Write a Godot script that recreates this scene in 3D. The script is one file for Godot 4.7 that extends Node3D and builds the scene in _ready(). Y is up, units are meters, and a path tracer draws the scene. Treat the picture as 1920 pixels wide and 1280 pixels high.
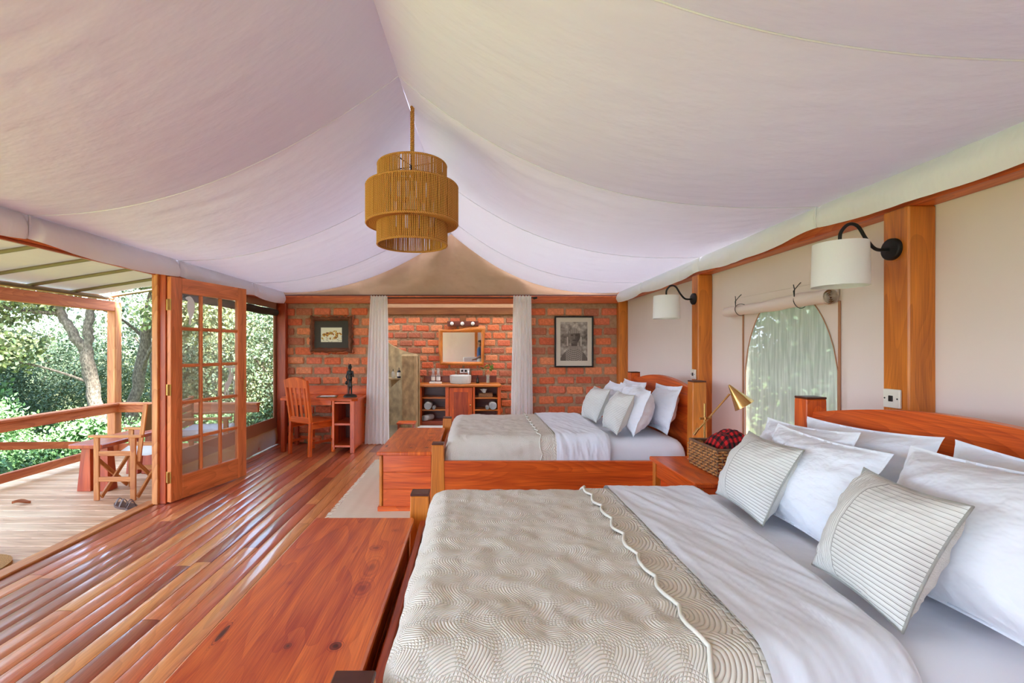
extends Node3D
# A safari tent bedroom with two beds, a fabric lining, brick rear wall and an open verandah.
# World: camera at (0, 1.4, 0) looking along -z; "d" below is the distance in front of the camera (z = -d).

const F := 880.0      # focal length in pixels of the 1920x1280 frame
const CX := 885.0     # vanishing point
const CY := 654.0
const EYE := 1.4
var rng := RandomNumberGenerator.new()
var M := {}
var used := {}


class MB:
	var v := PackedVector3Array()
	var n := PackedVector3Array()
	var uv := PackedVector2Array()
	var idx := PackedInt32Array()

	func tri(a: Vector3, b: Vector3, c: Vector3, ua := Vector2.ZERO, ub := Vector2.ZERO, uc := Vector2.ZERO) -> void:
		# a, b, c counter-clockwise seen from outside
		var nn := (b - a).cross(c - a).normalized()
		var k := v.size()
		v.append(a); v.append(c); v.append(b)
		n.append(nn); n.append(nn); n.append(nn)
		uv.append(ua); uv.append(uc); uv.append(ub)
		idx.append(k); idx.append(k + 1); idx.append(k + 2)

	func quad(a: Vector3, b: Vector3, c: Vector3, d: Vector3, ua := Vector2.ZERO, ub := Vector2.ZERO, uc := Vector2.ZERO, ud := Vector2.ZERO) -> void:
		var nn := (c - a).cross(d - b).normalized()
		var k := v.size()
		v.append(a); v.append(b); v.append(c); v.append(d)
		n.append(nn); n.append(nn); n.append(nn); n.append(nn)
		uv.append(ua); uv.append(ub); uv.append(uc); uv.append(ud)
		idx.append(k); idx.append(k + 2); idx.append(k + 1)
		idx.append(k); idx.append(k + 3); idx.append(k + 2)

	func guv(p: Vector3, axis: int, grain: int, off: Vector2) -> Vector2:
		# uv in metres: v along the grain, u across
		var along := p[grain]
		if axis == grain:
			return Vector2(p[(grain + 1) % 3], p[(grain + 2) % 3]) + off
		var other := 3 - axis - grain
		return Vector2(p[other] + p[axis], along) + off

	func box(size: Vector3, at := Vector3.ZERO, bevel := 0.004, rot := Basis.IDENTITY, grain := -1, taper := Vector2.ONE, off := Vector2.INF) -> MB:
		# a chamfered box centred on "at"; the top face is scaled by taper (x, z)
		var h := size * 0.5
		if grain < 0:
			grain = 0
			if size.y >= size.x and size.y >= size.z: grain = 1
			elif size.z >= size.x and size.z >= size.y: grain = 2
		if off == Vector2.INF:
			off = Vector2(fposmod(at.x * 7.31 + at.y * 3.17 + at.z * 1.93, 1.0), fposmod(at.x * 2.77 + at.y * 5.31 + at.z * 4.13, 1.5))
		var b: float = minf(bevel, minf(h.x, minf(h.y, h.z)) * 0.45)
		var P := func(p: Vector3) -> Vector3:
			var t := (p.y + h.y) / size.y
			return rot * Vector3(p.x * lerpf(1.0, taper.x, t), p.y, p.z * lerpf(1.0, taper.y, t)) + at
		var put := func(pts: Array, axis: int) -> void:
			var q := []
			var u := []
			for p in pts:
				q.append(P.call(p))
				u.append(guv(p, axis, grain, off))
			var nn: Vector3 = (q[1] - q[0]).cross(q[2] - q[0])
			var mid: Vector3 = (pts[0] + pts[1] + pts[2]) / 3.0
			if nn.dot(rot * mid) < 0.0:
				q.reverse()
				u.reverse()
			if q.size() == 4: quad(q[0], q[1], q[2], q[3], u[0], u[1], u[2], u[3])
			else: tri(q[0], q[1], q[2], u[0], u[1], u[2])
		for ax in 3:
			var a1 := (ax + 1) % 3
			var a2 := (ax + 2) % 3
			for s: float in [-1.0, 1.0]:
				var pts := []
				for k: Vector2 in [Vector2(-1, -1), Vector2(1, -1), Vector2(1, 1), Vector2(-1, 1)]:
					var p := Vector3.ZERO
					p[ax] = s * h[ax]
					p[a1] = k.x * (h[a1] - b)
					p[a2] = k.y * (h[a2] - b)
					pts.append(p)
				put.call(pts, ax)
			if b > 0.0:
				for s1: float in [-1.0, 1.0]:
					for s2: float in [-1.0, 1.0]:
						var p0 := Vector3.ZERO
						p0[a1] = s1 * h[a1]; p0[a2] = s2 * (h[a2] - b); p0[ax] = -(h[ax] - b)
						var p1 := p0
						p1[ax] = h[ax] - b
						var p2 := p1
						p2[a1] = s1 * (h[a1] - b); p2[a2] = s2 * h[a2]
						var p3 := p2
						p3[ax] = -(h[ax] - b)
						put.call([p0, p1, p2, p3], a1)
		if b > 0.0:
			for sx: float in [-1.0, 1.0]:
				for sy: float in [-1.0, 1.0]:
					for sz: float in [-1.0, 1.0]:
						put.call([Vector3(sx * h.x, sy * (h.y - b), sz * (h.z - b)), Vector3(sx * (h.x - b), sy * h.y, sz * (h.z - b)), Vector3(sx * (h.x - b), sy * (h.y - b), sz * h.z)], 1)
		return self

	func span(x0: float, x1: float, y0: float, y1: float, d0: float, d1: float, bevel := 0.004, grain := -1) -> MB:
		# a box given by its extents in x, y and d (d = -z)
		return box(Vector3(absf(x1 - x0), absf(y1 - y0), absf(d1 - d0)), Vector3((x0 + x1) / 2, (y0 + y1) / 2, -(d0 + d1) / 2), bevel, Basis.IDENTITY, grain)

	func grid(nu: int, nv: int, pos: Callable, us := Vector2.ONE, closed_u := false) -> MB:
		# pos(u, v), u and v from 0 to 1; smooth normals; front side = du x dv
		var k := v.size()
		var w := nu + 1
		for j in nv + 1:
			for i in nu + 1:
				v.append(pos.call(float(i) / nu, float(j) / nv))
				uv.append(Vector2(float(i) / nu, float(j) / nv) * us)
		for j in nv + 1:
			for i in nu + 1:
				var i0 := maxi(i - 1, 0)
				var i1 := mini(i + 1, nu)
				if closed_u:
					i0 = (i - 1 + nu) % nu
					i1 = (i + 1) % nu
				var j0 := maxi(j - 1, 0)
				var j1 := mini(j + 1, nv)
				var du := v[k + j * w + i1] - v[k + j * w + i0]
				var dv := v[k + j1 * w + i] - v[k + j0 * w + i]
				var nn := du.cross(dv)
				n.append(nn.normalized() if nn.length_squared() > 1e-16 else Vector3.UP)
		for j in nv:
			for i in nu:
				var a := k + j * w + i
				idx.append(a); idx.append(a + w + 1); idx.append(a + 1)
				idx.append(a); idx.append(a + w); idx.append(a + w + 1)
		return self

	func tube(pts: PackedVector3Array, r: Variant, sides := 8, caps := true, vscale := 1.0) -> MB:
		# a round bar along points; r is a number or one radius per point
		var cnt := pts.size()
		var up := Vector3.UP
		var t0 := (pts[1] - pts[0]).normalized()
		if absf(t0.dot(up)) > 0.9: up = Vector3.RIGHT
		var side := t0.cross(up).normalized()
		var k := v.size()
		var run := 0.0
		for i in cnt:
			var t := (pts[mini(i + 1, cnt - 1)] - pts[maxi(i - 1, 0)]).normalized()
			side = (side - t * side.dot(t)).normalized()
			var other := t.cross(side)
			var rad: float = r[i] if r is Array or r is PackedFloat32Array else r
			if i: run += pts[i].distance_to(pts[i - 1])
			for s in sides + 1:
				var a := TAU * s / sides
				var o := side * cos(a) + other * sin(a)
				v.append(pts[i] + o * rad)
				n.append(o)
				uv.append(Vector2(float(s) / sides, run * vscale))
		var w := sides + 1
		for i in cnt - 1:
			for s in sides:
				var a := k + i * w + s
				idx.append(a); idx.append(a + w + 1); idx.append(a + 1)
				idx.append(a); idx.append(a + w); idx.append(a + w + 1)
		if caps:
			for e in [0, cnt - 1]:
				var c := v.size()
				var t: Vector3 = (pts[0] - pts[1]).normalized() if e == 0 else (pts[cnt - 1] - pts[cnt - 2]).normalized()
				v.append(pts[e]); n.append(t); uv.append(Vector2(0.5, 0.5))
				for s in sides + 1:
					v.append(v[k + e * w + s]); n.append(t); uv.append(Vector2(0.5, 0.5))
				for s in sides:
					if e == 0: idx.append_array([c, c + 1 + s, c + 2 + s])
					else: idx.append_array([c, c + 2 + s, c + 1 + s])
		return self

	func lathe(prof: Array, segs := 24, at := Vector3.ZERO, rot := Basis.IDENTITY) -> MB:
		# prof: Vector2(radius, height) from the bottom up the outside; a repeated point makes a sharp edge
		var k := v.size()
		var m := prof.size()
		for j in m:
			var a: Vector2 = prof[maxi(j - 1, 0)]
			var b: Vector2 = prof[mini(j + 1, m - 1)]
			if j > 0 and prof[j - 1] == prof[j]: a = prof[j]
			if j < m - 1 and prof[j + 1] == prof[j]: b = prof[j]
			var t := (b - a).normalized()
			for s in segs + 1:
				var an := TAU * s / segs
				var o := Vector3(cos(an), 0, sin(an))
				v.append(rot * (o * prof[j].x + Vector3.UP * prof[j].y) + at)
				n.append((rot * (o * t.y - Vector3.UP * t.x)).normalized())
				uv.append(Vector2(float(s) / segs, prof[j].y))
		var w := segs + 1
		for j in m - 1:
			if prof[j] == prof[j + 1]: continue
			for s in segs:
				var a := k + j * w + s
				idx.append(a); idx.append(a + 1); idx.append(a + w + 1)
				idx.append(a); idx.append(a + w + 1); idx.append(a + w)
		return self

	func extrude(poly: PackedVector2Array, depth: float, at := Vector3.ZERO, rot := Basis.IDENTITY, uvs := 1.0) -> MB:
		# a polygon in xy, pushed from z = -depth/2 to z = depth/2
		if Geometry2D.is_polygon_clockwise(poly): poly.reverse()   # y up: make it counter-clockwise
		var area := 0.0
		for i in poly.size():
			area += poly[i].cross(poly[(i + 1) % poly.size()])
		if area < 0.0: poly.reverse()
		var t := Geometry2D.triangulate_polygon(poly)
		var up := Vector3(0, 0, depth / 2)
		for i in range(0, t.size(), 3):
			var q := [poly[t[i]], poly[t[i + 1]], poly[t[i + 2]]]
			if (q[1] - q[0]).cross(q[2] - q[0]) < 0.0: q = [q[0], q[2], q[1]]
			var p := []
			for w in q: p.append(rot * Vector3(w.x, w.y, 0) + at)
			var o := rot * up
			tri(p[0] + o, p[1] + o, p[2] + o, q[0] * uvs, q[1] * uvs, q[2] * uvs)
			tri(p[0] - o, p[2] - o, p[1] - o, q[0] * uvs, q[2] * uvs, q[1] * uvs)
		var run := 0.0
		for i in poly.size():
			var a := poly[i]
			var b := poly[(i + 1) % poly.size()]
			var pa := rot * Vector3(a.x, a.y, 0) + at
			var pb := rot * Vector3(b.x, b.y, 0) + at
			var o := rot * up
			var l := a.distance_to(b)
			quad(pa - o, pb - o, pb + o, pa + o, Vector2(0, run) * uvs, Vector2(0, run + l) * uvs, Vector2(depth, run + l) * uvs, Vector2(depth, run) * uvs)
			run += l
		return self

	func mesh() -> ArrayMesh:
		var arr := []
		arr.resize(Mesh.ARRAY_MAX)
		arr[Mesh.ARRAY_VERTEX] = v
		arr[Mesh.ARRAY_NORMAL] = n
		arr[Mesh.ARRAY_TEX_UV] = uv
		arr[Mesh.ARRAY_INDEX] = idx
		var m := ArrayMesh.new()
		m.add_surface_from_arrays(Mesh.PRIMITIVE_TRIANGLES, arr)
		return m


# ---------------------------------------------------------------- naming and placing
func numbered(called: String) -> String:
	var k: int = used.get(called, 0)
	used[called] = k + 1
	return called if k == 0 else "%s_%03d" % [called, k]


func tag(o: Node, label: String, category := "", group := "", kind := "") -> Node:
	if label: o.set_meta("label", label)
	if category: o.set_meta("category", category)
	if group: o.set_meta("group", group)
	if kind: o.set_meta("kind", kind)
	return o


func thing(called: String, label: String, category: String, at := Vector3.ZERO, turn := 0.0, group := "") -> Node3D:
	var o := Node3D.new()
	o.name = numbered(called)
	add_child(o)
	o.position = at
	o.rotation.y = turn
	tag(o, label, category, group)
	return o


func part(called: String, mesh: Variant, mat: Material, parent: Node, kind := "") -> MeshInstance3D:
	var o := MeshInstance3D.new()
	o.name = called
	o.mesh = mesh.mesh() if mesh is MB else mesh
	o.material_override = mat
	parent.add_child(o, true)
	if kind: o.set_meta("kind", kind)
	return o


func solo(called: String, mesh: Variant, mat: Material, label: String, category: String, group := "", at := Vector3.ZERO, turn := 0.0) -> MeshInstance3D:
	var o := part(numbered(called), mesh, mat, self)
	o.position = at
	o.rotation.y = turn
	tag(o, label, category, group)
	return o


func structure(called: String, label: String, category: String) -> Node3D:
	var o := thing(called, label, category)
	o.set_meta("kind", "structure")
	return o


func P(x: float, y: float, d: float) -> Vector3:
	return Vector3(x, y, -d)


func rot_to(dir: Vector3) -> Basis:
	# a basis whose y axis points along dir
	var y := dir.normalized()
	var x := y.cross(Vector3.FORWARD if absf(y.dot(Vector3.FORWARD)) < 0.9 else Vector3.RIGHT).normalized()
	return Basis(x, y, x.cross(y))


func bar(m: MB, a: Vector3, b: Vector3, w: float, t: float, bevel := 0.003, up := Vector3.UP) -> MB:
	# a squared bar from a to b: w across (towards up), t thick
	var y := (b - a).normalized()
	var x := (up - y * up.dot(y)).normalized()
	var basis := Basis(x, y, x.cross(y))
	return m.box(Vector3(w, a.distance_to(b), t), (a + b) / 2, bevel, basis, 1)


# ---------------------------------------------------------------- materials
func noise(freq: float, sd: int, oct := 3) -> FastNoiseLite:
	var f := FastNoiseLite.new()
	f.seed = sd
	f.noise_type = FastNoiseLite.TYPE_SIMPLEX_SMOOTH
	f.frequency = freq
	f.fractal_octaves = oct
	return f


func wood_image(w: int, h: int, sd: int, dark: Color, light: Color, rings: float, knots := [], boards := []) -> Image:
	# u across the grain, v along it; colours run from dark to light
	var lo := noise(1.0, sd, 2)
	var hi := noise(1.0, sd + 7, 2)
	var data := PackedByteArray()
	data.resize(w * h * 3)
	var k := 0
	for y in h:
		var fy := float(y) / h
		var by := smoothstep(0.85, 1.0, fy)
		for x in w:
			var fx := float(x) / w
			var shift := 0.0
			var tone := 0.0
			for b in boards:
				if fx > b[0]:
					shift = b[1]
					tone = b[2]
			var kx := 0.0
			var kd := 0.0
			for q in knots:
				var dx: float = (fx - q[0]) / q[2]
				var dy: float = (fy - q[1]) / q[3]
				var r2 := dx * dx + dy * dy
				kx += dx * 0.35 * exp(-r2 * 0.12) * q[4]
				if r2 < 9.0:
					kd += q[4] * exp(-r2 * (0.9 + 0.5 * sin(r2 * 4.0)))
			var a := wood_value(fx + shift, fy, lo, hi, rings, kx)
			if by > 0.0: a = lerpf(a, wood_value(fx + shift, fy - 1.0, lo, hi, rings, kx), by)
			a = clampf(a + tone - kd, 0.0, 1.0)
			var c := dark.lerp(light, a)
			if kd > 0.25: c = c.lerp(Color(dark.r * 0.35, dark.g * 0.3, dark.b * 0.3), clampf(kd - 0.25, 0.0, 0.85))
			data[k] = int(clampf(c.r, 0, 1) * 255); data[k + 1] = int(clampf(c.g, 0, 1) * 255); data[k + 2] = int(clampf(c.b, 0, 1) * 255)
			k += 3
	return Image.create_from_data(w, h, false, Image.FORMAT_RGB8, data)


func wood_value(fx: float, fy: float, lo: FastNoiseLite, hi: FastNoiseLite, rings: float, kx: float) -> float:
	var warp := lo.get_noise_2d(fx * 1.6, fy * 0.7 + 3.0)
	var r := fx * rings + warp * rings * 0.55 + kx
	var g := r - floorf(r)
	g = 1.0 - g * g
	var fine := hi.get_noise_2d(fx * 90.0, fy * 5.0)
	var broad := lo.get_noise_2d(fx * 5.0 + 9.0, fy * 1.2)
	return 0.36 + 0.26 * g + 0.30 * fine + 0.38 * broad


func tex(im: Image) -> ImageTexture:
	return ImageTexture.create_from_image(im)


func mat(col: Color, rough := 0.6, albedo: Texture2D = null, scale := Vector3.ONE) -> StandardMaterial3D:
	var m := StandardMaterial3D.new()
	m.albedo_color = col
	m.roughness = rough
	if albedo:
		m.albedo_texture = albedo
		m.uv1_scale = scale
	return m


func varnish(m: StandardMaterial3D, coat: float, rough: float) -> StandardMaterial3D:
	m.clearcoat_enabled = true
	m.clearcoat = coat
	m.clearcoat_roughness = rough
	return m


func noise_tex(size: int, freq: float, sd: int, oct := 4, a := Color.BLACK, b := Color.WHITE, bump := -1.0) -> NoiseTexture2D:
	var t := NoiseTexture2D.new()
	t.width = size
	t.height = size
	t.seamless = true
	t.noise = noise(freq, sd, oct)
	t.generate_mipmaps = false
	if bump > 0.0:
		t.as_normal_map = true
		t.bump_strength = bump
	else:
		var g := Gradient.new()
		g.set_color(0, a)
		g.set_color(1, b)
		t.color_ramp = g
	return t


func tri_tex(m: StandardMaterial3D, scale: Vector3, world := false) -> StandardMaterial3D:
	m.uv1_triplanar = true
	m.uv1_world_triplanar = world
	m.uv1_scale = scale
	return m


func relief(m: StandardMaterial3D, t: Texture2D, cm: float) -> StandardMaterial3D:
	m.heightmap_enabled = true
	m.heightmap_texture = t
	m.heightmap_scale = cm
	return m


func cloth(col: Color, bump_t: Texture2D, cm: float, scale: float) -> StandardMaterial3D:
	var m := mat(col, 0.9)
	m.rim_enabled = true
	m.rim = 0.25
	m.rim_tint = 0.6
	relief(m, bump_t, cm)
	m.uv1_scale = Vector3(scale, scale, scale)
	return m


func quilt_image(size: int) -> Image:
	# stitched rows that wave and cross: 0.24 m repeat
	var data := PackedByteArray()
	data.resize(size * size)
	var k := 0
	for y in size:
		var fy := float(y) / size
		for x in size:
			var fx := float(x) / size
			# two crossing families of waving rows, each shown in its own leaf shapes
			var wa := fy * 20.0 + 2.2 * sin(TAU * fx)
			var wb := fx * 20.0 + 2.2 * sin(TAU * fy)
			var sel := cos(TAU * fx) * cos(TAU * fy) + 0.35 * sin(TAU * (fx + fy))
			var ha := pow(absf(sin(PI * wa)), 0.5)
			var hb := pow(absf(sin(PI * wb)), 0.5)
			var h := 0.0
			if sel > 0.45: h = ha
			elif sel < -0.45: h = hb
			else: h = minf(ha, hb)
			data[k] = int(h * 255.0)
			k += 1
	return Image.create_from_data(size, size, false, Image.FORMAT_L8, data)


func scallop_image(size: int) -> Image:
	# the border of the quilt: nested scallops, then a bricked edge
	var data := PackedByteArray()
	data.resize(size * size)
	var k := 0
	for y in size:
		var fy := float(y) / size
		for x in size:
			var fx := float(x) / size
			var h := 0.0
			if fx < 0.62:
				var r := Vector2(fx - 0.05 * 0.0, (fy - 0.5) * 0.9).length()
				h = pow(absf(sin(PI * r * 14.0)), 0.5)
			else:
				var row := floorf((fx - 0.62) / 0.095)
				var a := absf(sin(PI * (fx - 0.62) / 0.095))
				var b := absf(sin(PI * (fy * 6.0 + 0.5 * fmod(row, 2.0))))
				h = minf(pow(a, 0.4), pow(b, 0.4))
			data[k] = int(h * 255.0)
			k += 1
	return Image.create_from_data(size, size, false, Image.FORMAT_L8, data)


func stripe_image(size: int) -> Image:
	# cushion front: narrow panel striped up and down, wide panel striped across, with a seam between
	var base := Color8(228, 224, 219)
	var ink := Color8(128, 122, 116)
	var im := Image.create(size, size, false, Image.FORMAT_RGB8)
	for y in size:
		for x in size:
			var fx := float(x) / size
			var fy := float(y) / size
			var c := base
			var t := 0.0
			if fx < 0.4:
				t = fposmod(fx * 42.0, 1.0)
				c = base.lerp(ink, 0.55 if t < 0.22 else 0.0)
			else:
				t = fposmod(fy * 27.0, 1.0)
				c = base.lerp(ink, 0.85 if t < 0.14 else (0.3 if t > 0.32 and t < 0.4 else 0.0))
			if absf(fx - 0.4) < 0.006: c = base.lerp(ink, 0.6)
			im.set_pixel(x, y, c)
	return im


func plaid_image() -> Image:
	var im := Image.create(64, 64, false, Image.FORMAT_RGB8)
	for y in 64:
		for x in 64:
			var a := int(x >= 32)
			var b := int(y >= 32)
			var c := Color8(205, 22, 26)
			if a + b == 1: c = Color8(105, 14, 18)
			elif a + b == 2: c = Color8(22, 10, 14)
			im.set_pixel(x, y, c)
	return im


func portrait_image(w: int, h: int) -> Image:
	# a sepia study of a seated figure in a beaded collar, back light behind
	var im := Image.create(w, h, false, Image.FORMAT_RGB8)
	var nz := noise(0.02, 41, 4)
	var dark := Color8(46, 34, 27)
	var light := Color8(246, 234, 216)
	for y in h:
		for x in w:
			var fx := (float(x) / w - 0.5) * 2.0
			var fy := float(y) / h
			var t := 0.5 + 0.35 * nz.get_noise_2d(x, y) + 0.12 * sin(fy * 9.0 + 1.0)
			var hx := (fx - 0.02) / 0.42
			var hy := (fy - 0.36) / 0.20
			var head := hx * hx + hy * hy
			var sh := fy - (0.66 + 0.55 * pow(absf(fx), 2.2) * 0.5)
			if absf(fx - 0.02) < 0.22 and fy > 0.48 and fy < 0.74: t = 0.22 + 0.1 * fx
			if sh > 0.0:
				t = 0.24 + 0.45 * pow(absf(sin(fx * 34.0 + fy * 8.0)), 6.0) + 0.25 * pow(absf(sin(fy * 60.0 + fx * fx * 18.0)), 4.0)
				if absf(fx) > 0.62: t *= 0.6
			if head < 1.0:
				t = 0.30 - 0.16 * hx + 0.05 * nz.get_noise_2d(x * 3, y * 3)
				if hy < -0.35: t = 0.5 + 0.3 * sin(hx * 30.0)
				if absf(hy + 0.12) < 0.07 and absf(absf(hx) - 0.4) < 0.2: t = 0.1
				if absf(hx) < 0.1 and hy > -0.1 and hy < 0.35: t += 0.12
				if absf(hy - 0.55) < 0.06 and absf(hx) < 0.3: t = 0.12
			if fy > 0.62 and fy < 0.70 and absf(fx) < 0.36: t = 0.75 * absf(sin(fx * 50.0))
			if absf(absf(fx - 0.02) - 0.50) < 0.05 and fy > 0.38 and fy < 0.62: t = 0.72
			im.set_pixel(x, y, dark.lerp(light, clampf(t, 0, 1)))
	return im


func painting_image(w: int, h: int) -> Image:
	var im := Image.create(w, h, false, Image.FORMAT_RGB8)
	var nz := noise(0.03, 15, 4)
	var n2 := noise(0.05, 77, 3)
	for y in h:
		for x in w:
			var fx := float(x) / w
			var fy := float(y) / h
			var c := Color8(238, 232, 200)
			var blob := nz.get_noise_2d(x, y) + 0.45 - 1.9 * absf(fy - 0.5) - 0.5 * absf(fx - 0.5)
			if blob > 0.12: c = c.lerp(Color8(214, 160, 40), clampf(blob * 3.0, 0, 1))
			if blob > 0.3 and n2.get_noise_2d(x, y) > 0.02: c = Color8(96, 40, 26)
			if blob > 0.2 and n2.get_noise_2d(x + 90, y) > 0.3: c = Color8(150, 44, 30)
			if fy > 0.55 and n2.get_noise_2d(x * 0.6, y * 2.0) > 0.38: c = c.lerp(Color8(60, 48, 40), 0.5)
			im.set_pixel(x, y, c)
	return im


func make_materials() -> void:
	var grain := tex(wood_image(512, 1024, 3, Color8(178, 122, 92), Color8(255, 238, 218), 9.0))
	var plain_grain := tex(wood_image(384, 768, 11, Color8(186, 160, 142), Color8(255, 248, 238), 11.0))
	var S := Vector3(2.0, 0.66, 1.0)
	M.orange = varnish(mat(Color8(255, 130, 48), 0.42, grain, S), 0.3, 0.16)
	M.amber = varnish(mat(Color8(238, 146, 48), 0.45, plain_grain, S), 0.25, 0.2)
	M.amber_dark = varnish(mat(Color8(190, 104, 48), 0.45, grain, S), 0.3, 0.2)
	M.beam = varnish(mat(Color8(240, 136, 66), 0.5, grain, S), 0.25, 0.25)
	M.door = varnish(mat(Color8(252, 150, 84), 0.45, plain_grain, S), 0.35, 0.2)
	M.jamb = varnish(mat(Color8(240, 176, 112), 0.5, grain, S), 0.2, 0.25)
	M.red_wood = varnish(mat(Color8(206, 96, 40), 0.42, grain, S), 0.25, 0.18)
	M.cap = varnish(mat(Color8(96, 48, 30), 0.5, grain, S), 0.3, 0.25)
	M.dark_wood = varnish(mat(Color8(130, 66, 44), 0.45, grain, S), 0.3, 0.2)
	M.desk = varnish(mat(Color8(255, 126, 30), 0.4, grain, S), 0.28, 0.15)
	M.rail_wood = mat(Color8(226, 150, 98), 0.6, grain, S)
	M.pale_wood = mat(Color8(226, 168, 104), 0.55, grain, S)
	M.post_out = mat(Color8(224, 160, 100), 0.6, grain, S)
	M.lintel = mat(Color8(150, 104, 58), 0.65, grain, S)
	M.rough_wood = mat(Color8(128, 82, 50), 0.7, grain, S)
	M.floor = []
	for c: Color in [Color8(230, 138, 92), Color8(224, 122, 80), Color8(206, 104, 70), Color8(242, 160, 102), Color8(214, 112, 80), Color8(176, 94, 72), Color8(246, 172, 110)]:
		M.floor.append(varnish(mat(c, 0.3, plain_grain, S), 0.6, 0.08))
	M.deck = []
	for c: Color in [Color8(240, 200, 164), Color8(230, 188, 152), Color8(246, 212, 178), Color8(224, 182, 146)]:
		M.deck.append(mat(c, 0.5, plain_grain, S))
	var lid := tex(wood_image(512, 1024, 21, Color8(176, 96, 56), Color8(255, 226, 176), 6.0,
		[[0.80, 0.85, 0.028, 0.013, 1.3], [0.525, 0.85, 0.018, 0.010, 1.0], [0.085, 0.80, 0.013, 0.028, 1.6], [0.80, 0.58, 0.05, 0.035, 0.5], [0.76, 0.30, 0.05, 0.02, 0.5], [0.80, 0.45, 0.05, 0.05, 0.45], [0.86, 0.14, 0.03, 0.014, 0.4], [0.25, 0.55, 0.02, 0.01, 0.3]],
		[[0.32, 0.37, -0.06], [0.62, 0.81, 0.05]]))
	M.lid = varnish(mat(Color8(250, 148, 72), 0.36, lid), 0.22, 0.12)

	var weave := noise_tex(256, 0.09, 5, 3)
	var wrinkle := noise_tex(512, 0.006, 9, 4)
	M.lining = tri_tex(relief(mat(Color8(238, 231, 236), 0.95), noise_tex(512, 0.01, 13, 5), 0.8), Vector3(0.5, 0.5, 1.1))
	M.valance = tri_tex(relief(mat(Color8(246, 244, 250), 0.95), wrinkle, 0.4), Vector3(0.8, 0.8, 2.0))
	M.canvas = tri_tex(relief(mat(Color8(232, 214, 204), 0.95), wrinkle, 1.2), Vector3(0.45, 0.3, 0.45))
	M.canvas_olive = tri_tex(relief(mat(Color8(190, 150, 116), 0.95), wrinkle, 2.5), Vector3(0.5, 0.6, 0.5))
	M.canvas_low = tri_tex(relief(mat(Color8(206, 162, 96), 0.95), wrinkle, 1.5), Vector3(0.8, 0.6, 0.8))
	M.canvas_trim = mat(Color8(180, 128, 96), 0.9)
	M.fly = mat(Color8(216, 208, 230), 0.95)
	M.fly_rear = mat(Color8(222, 214, 226), 0.95)
	M.bath_fly = mat(Color8(226, 218, 204), 0.95)
	M.roof = tri_tex(relief(mat(Color8(198, 174, 104), 0.95), wrinkle, 1.5), Vector3(0.5, 0.5, 0.5))
	M.net = mat(Color8(214, 220, 210, 232), 0.9, noise_tex(256, 0.03, 29, 4, Color8(196, 200, 194), Color8(255, 255, 255)), Vector3(5, 0.5, 1))
	M.net.transparency = BaseMaterial3D.TRANSPARENCY_ALPHA
	M.net_dark = mat(Color8(150, 152, 140, 100), 0.9)
	M.net_dark.transparency = BaseMaterial3D.TRANSPARENCY_ALPHA
	M.white = cloth(Color8(236, 236, 244), wrinkle, 0.35, 1.2)
	M.white_pillow = cloth(Color8(238, 238, 246), wrinkle, 0.8, 1.4)
	M.sheet = cloth(Color8(238, 238, 246), wrinkle, 0.5, 1.2)
	M.quilt = cloth(Color8(238, 226, 212), tex(quilt_image(768)), 0.32, 5.4)
	M.border = cloth(Color8(238, 226, 212), tex(scallop_image(512)), 0.5, 1.0)
	M.cord = mat(Color8(230, 222, 208), 0.9)
	M.stripes = mat(Color.WHITE, 0.95, tex(stripe_image(512)))
	M.stripe_back = cloth(Color8(228, 224, 216), weave, 0.2, 3.0)
	M.plaid = mat(Color.WHITE, 0.95, tex(plaid_image()), Vector3(9, 7, 1))
	M.curtain = cloth(Color8(250, 246, 242), weave, 0.03, 4.0)
	var rug_t := noise_tex(256, 0.03, 31, 3, Color8(214, 192, 162), Color8(246, 232, 210))
	M.rug = mat(Color.WHITE, 0.95, rug_t, Vector3(1.0, 26.0, 1))
	M.shade = cloth(Color8(252, 250, 250), weave, 0.05, 4.0)
	M.iron = mat(Color8(44, 42, 42), 0.5)
	M.iron.metallic = 0.6
	M.iron_pole = mat(Color8(128, 108, 78), 0.6)
	M.brass = mat(Color8(216, 174, 108), 0.24)
	M.brass.metallic = 1.0
	M.brass_dull = mat(Color8(200, 160, 90), 0.4)
	M.brass_dull.metallic = 0.9
	M.chrome = mat(Color8(220, 220, 222), 0.15)
	M.chrome.metallic = 1.0
	M.mirror = mat(Color8(232, 230, 226), 0.02)
	M.mirror.metallic = 1.0
	M.black = mat(Color8(26, 22, 22), 0.45)
	M.plastic = mat(Color8(236, 232, 218), 0.35)
	M.ceramic = varnish(mat(Color8(232, 232, 228), 0.25), 0.5, 0.08)
	M.glass = mat(Color(0.9, 0.95, 0.93, 0.06), 0.03)
	M.glass.transparency = BaseMaterial3D.TRANSPARENCY_ALPHA
	M.etched = mat(Color8(236, 240, 240), 0.9)
	M.bottle_glass = mat(Color(0.92, 0.95, 0.95, 0.22), 0.06)
	M.bottle_glass.transparency = BaseMaterial3D.TRANSPARENCY_ALPHA
	M.brown_glass = mat(Color8(40, 24, 18), 0.12)
	M.blue_glass = mat(Color8(22, 26, 52), 0.12)
	M.paper = mat(Color8(236, 232, 226), 0.8)
	M.towel = cloth(Color8(240, 238, 238), weave, 0.5, 3.0)
	M.bulb = mat(Color8(246, 244, 238), 0.2)
	var twist := Image.create(32, 32, false, Image.FORMAT_RGB8)
	for y in 32:
		for x in 32:
			var t := absf(sin(PI * (x + y) / 32.0 * 2.0))
			twist.set_pixel(x, y, Color8(120, 84, 50).lerp(Color8(255, 238, 206), pow(t, 0.7)))
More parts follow.
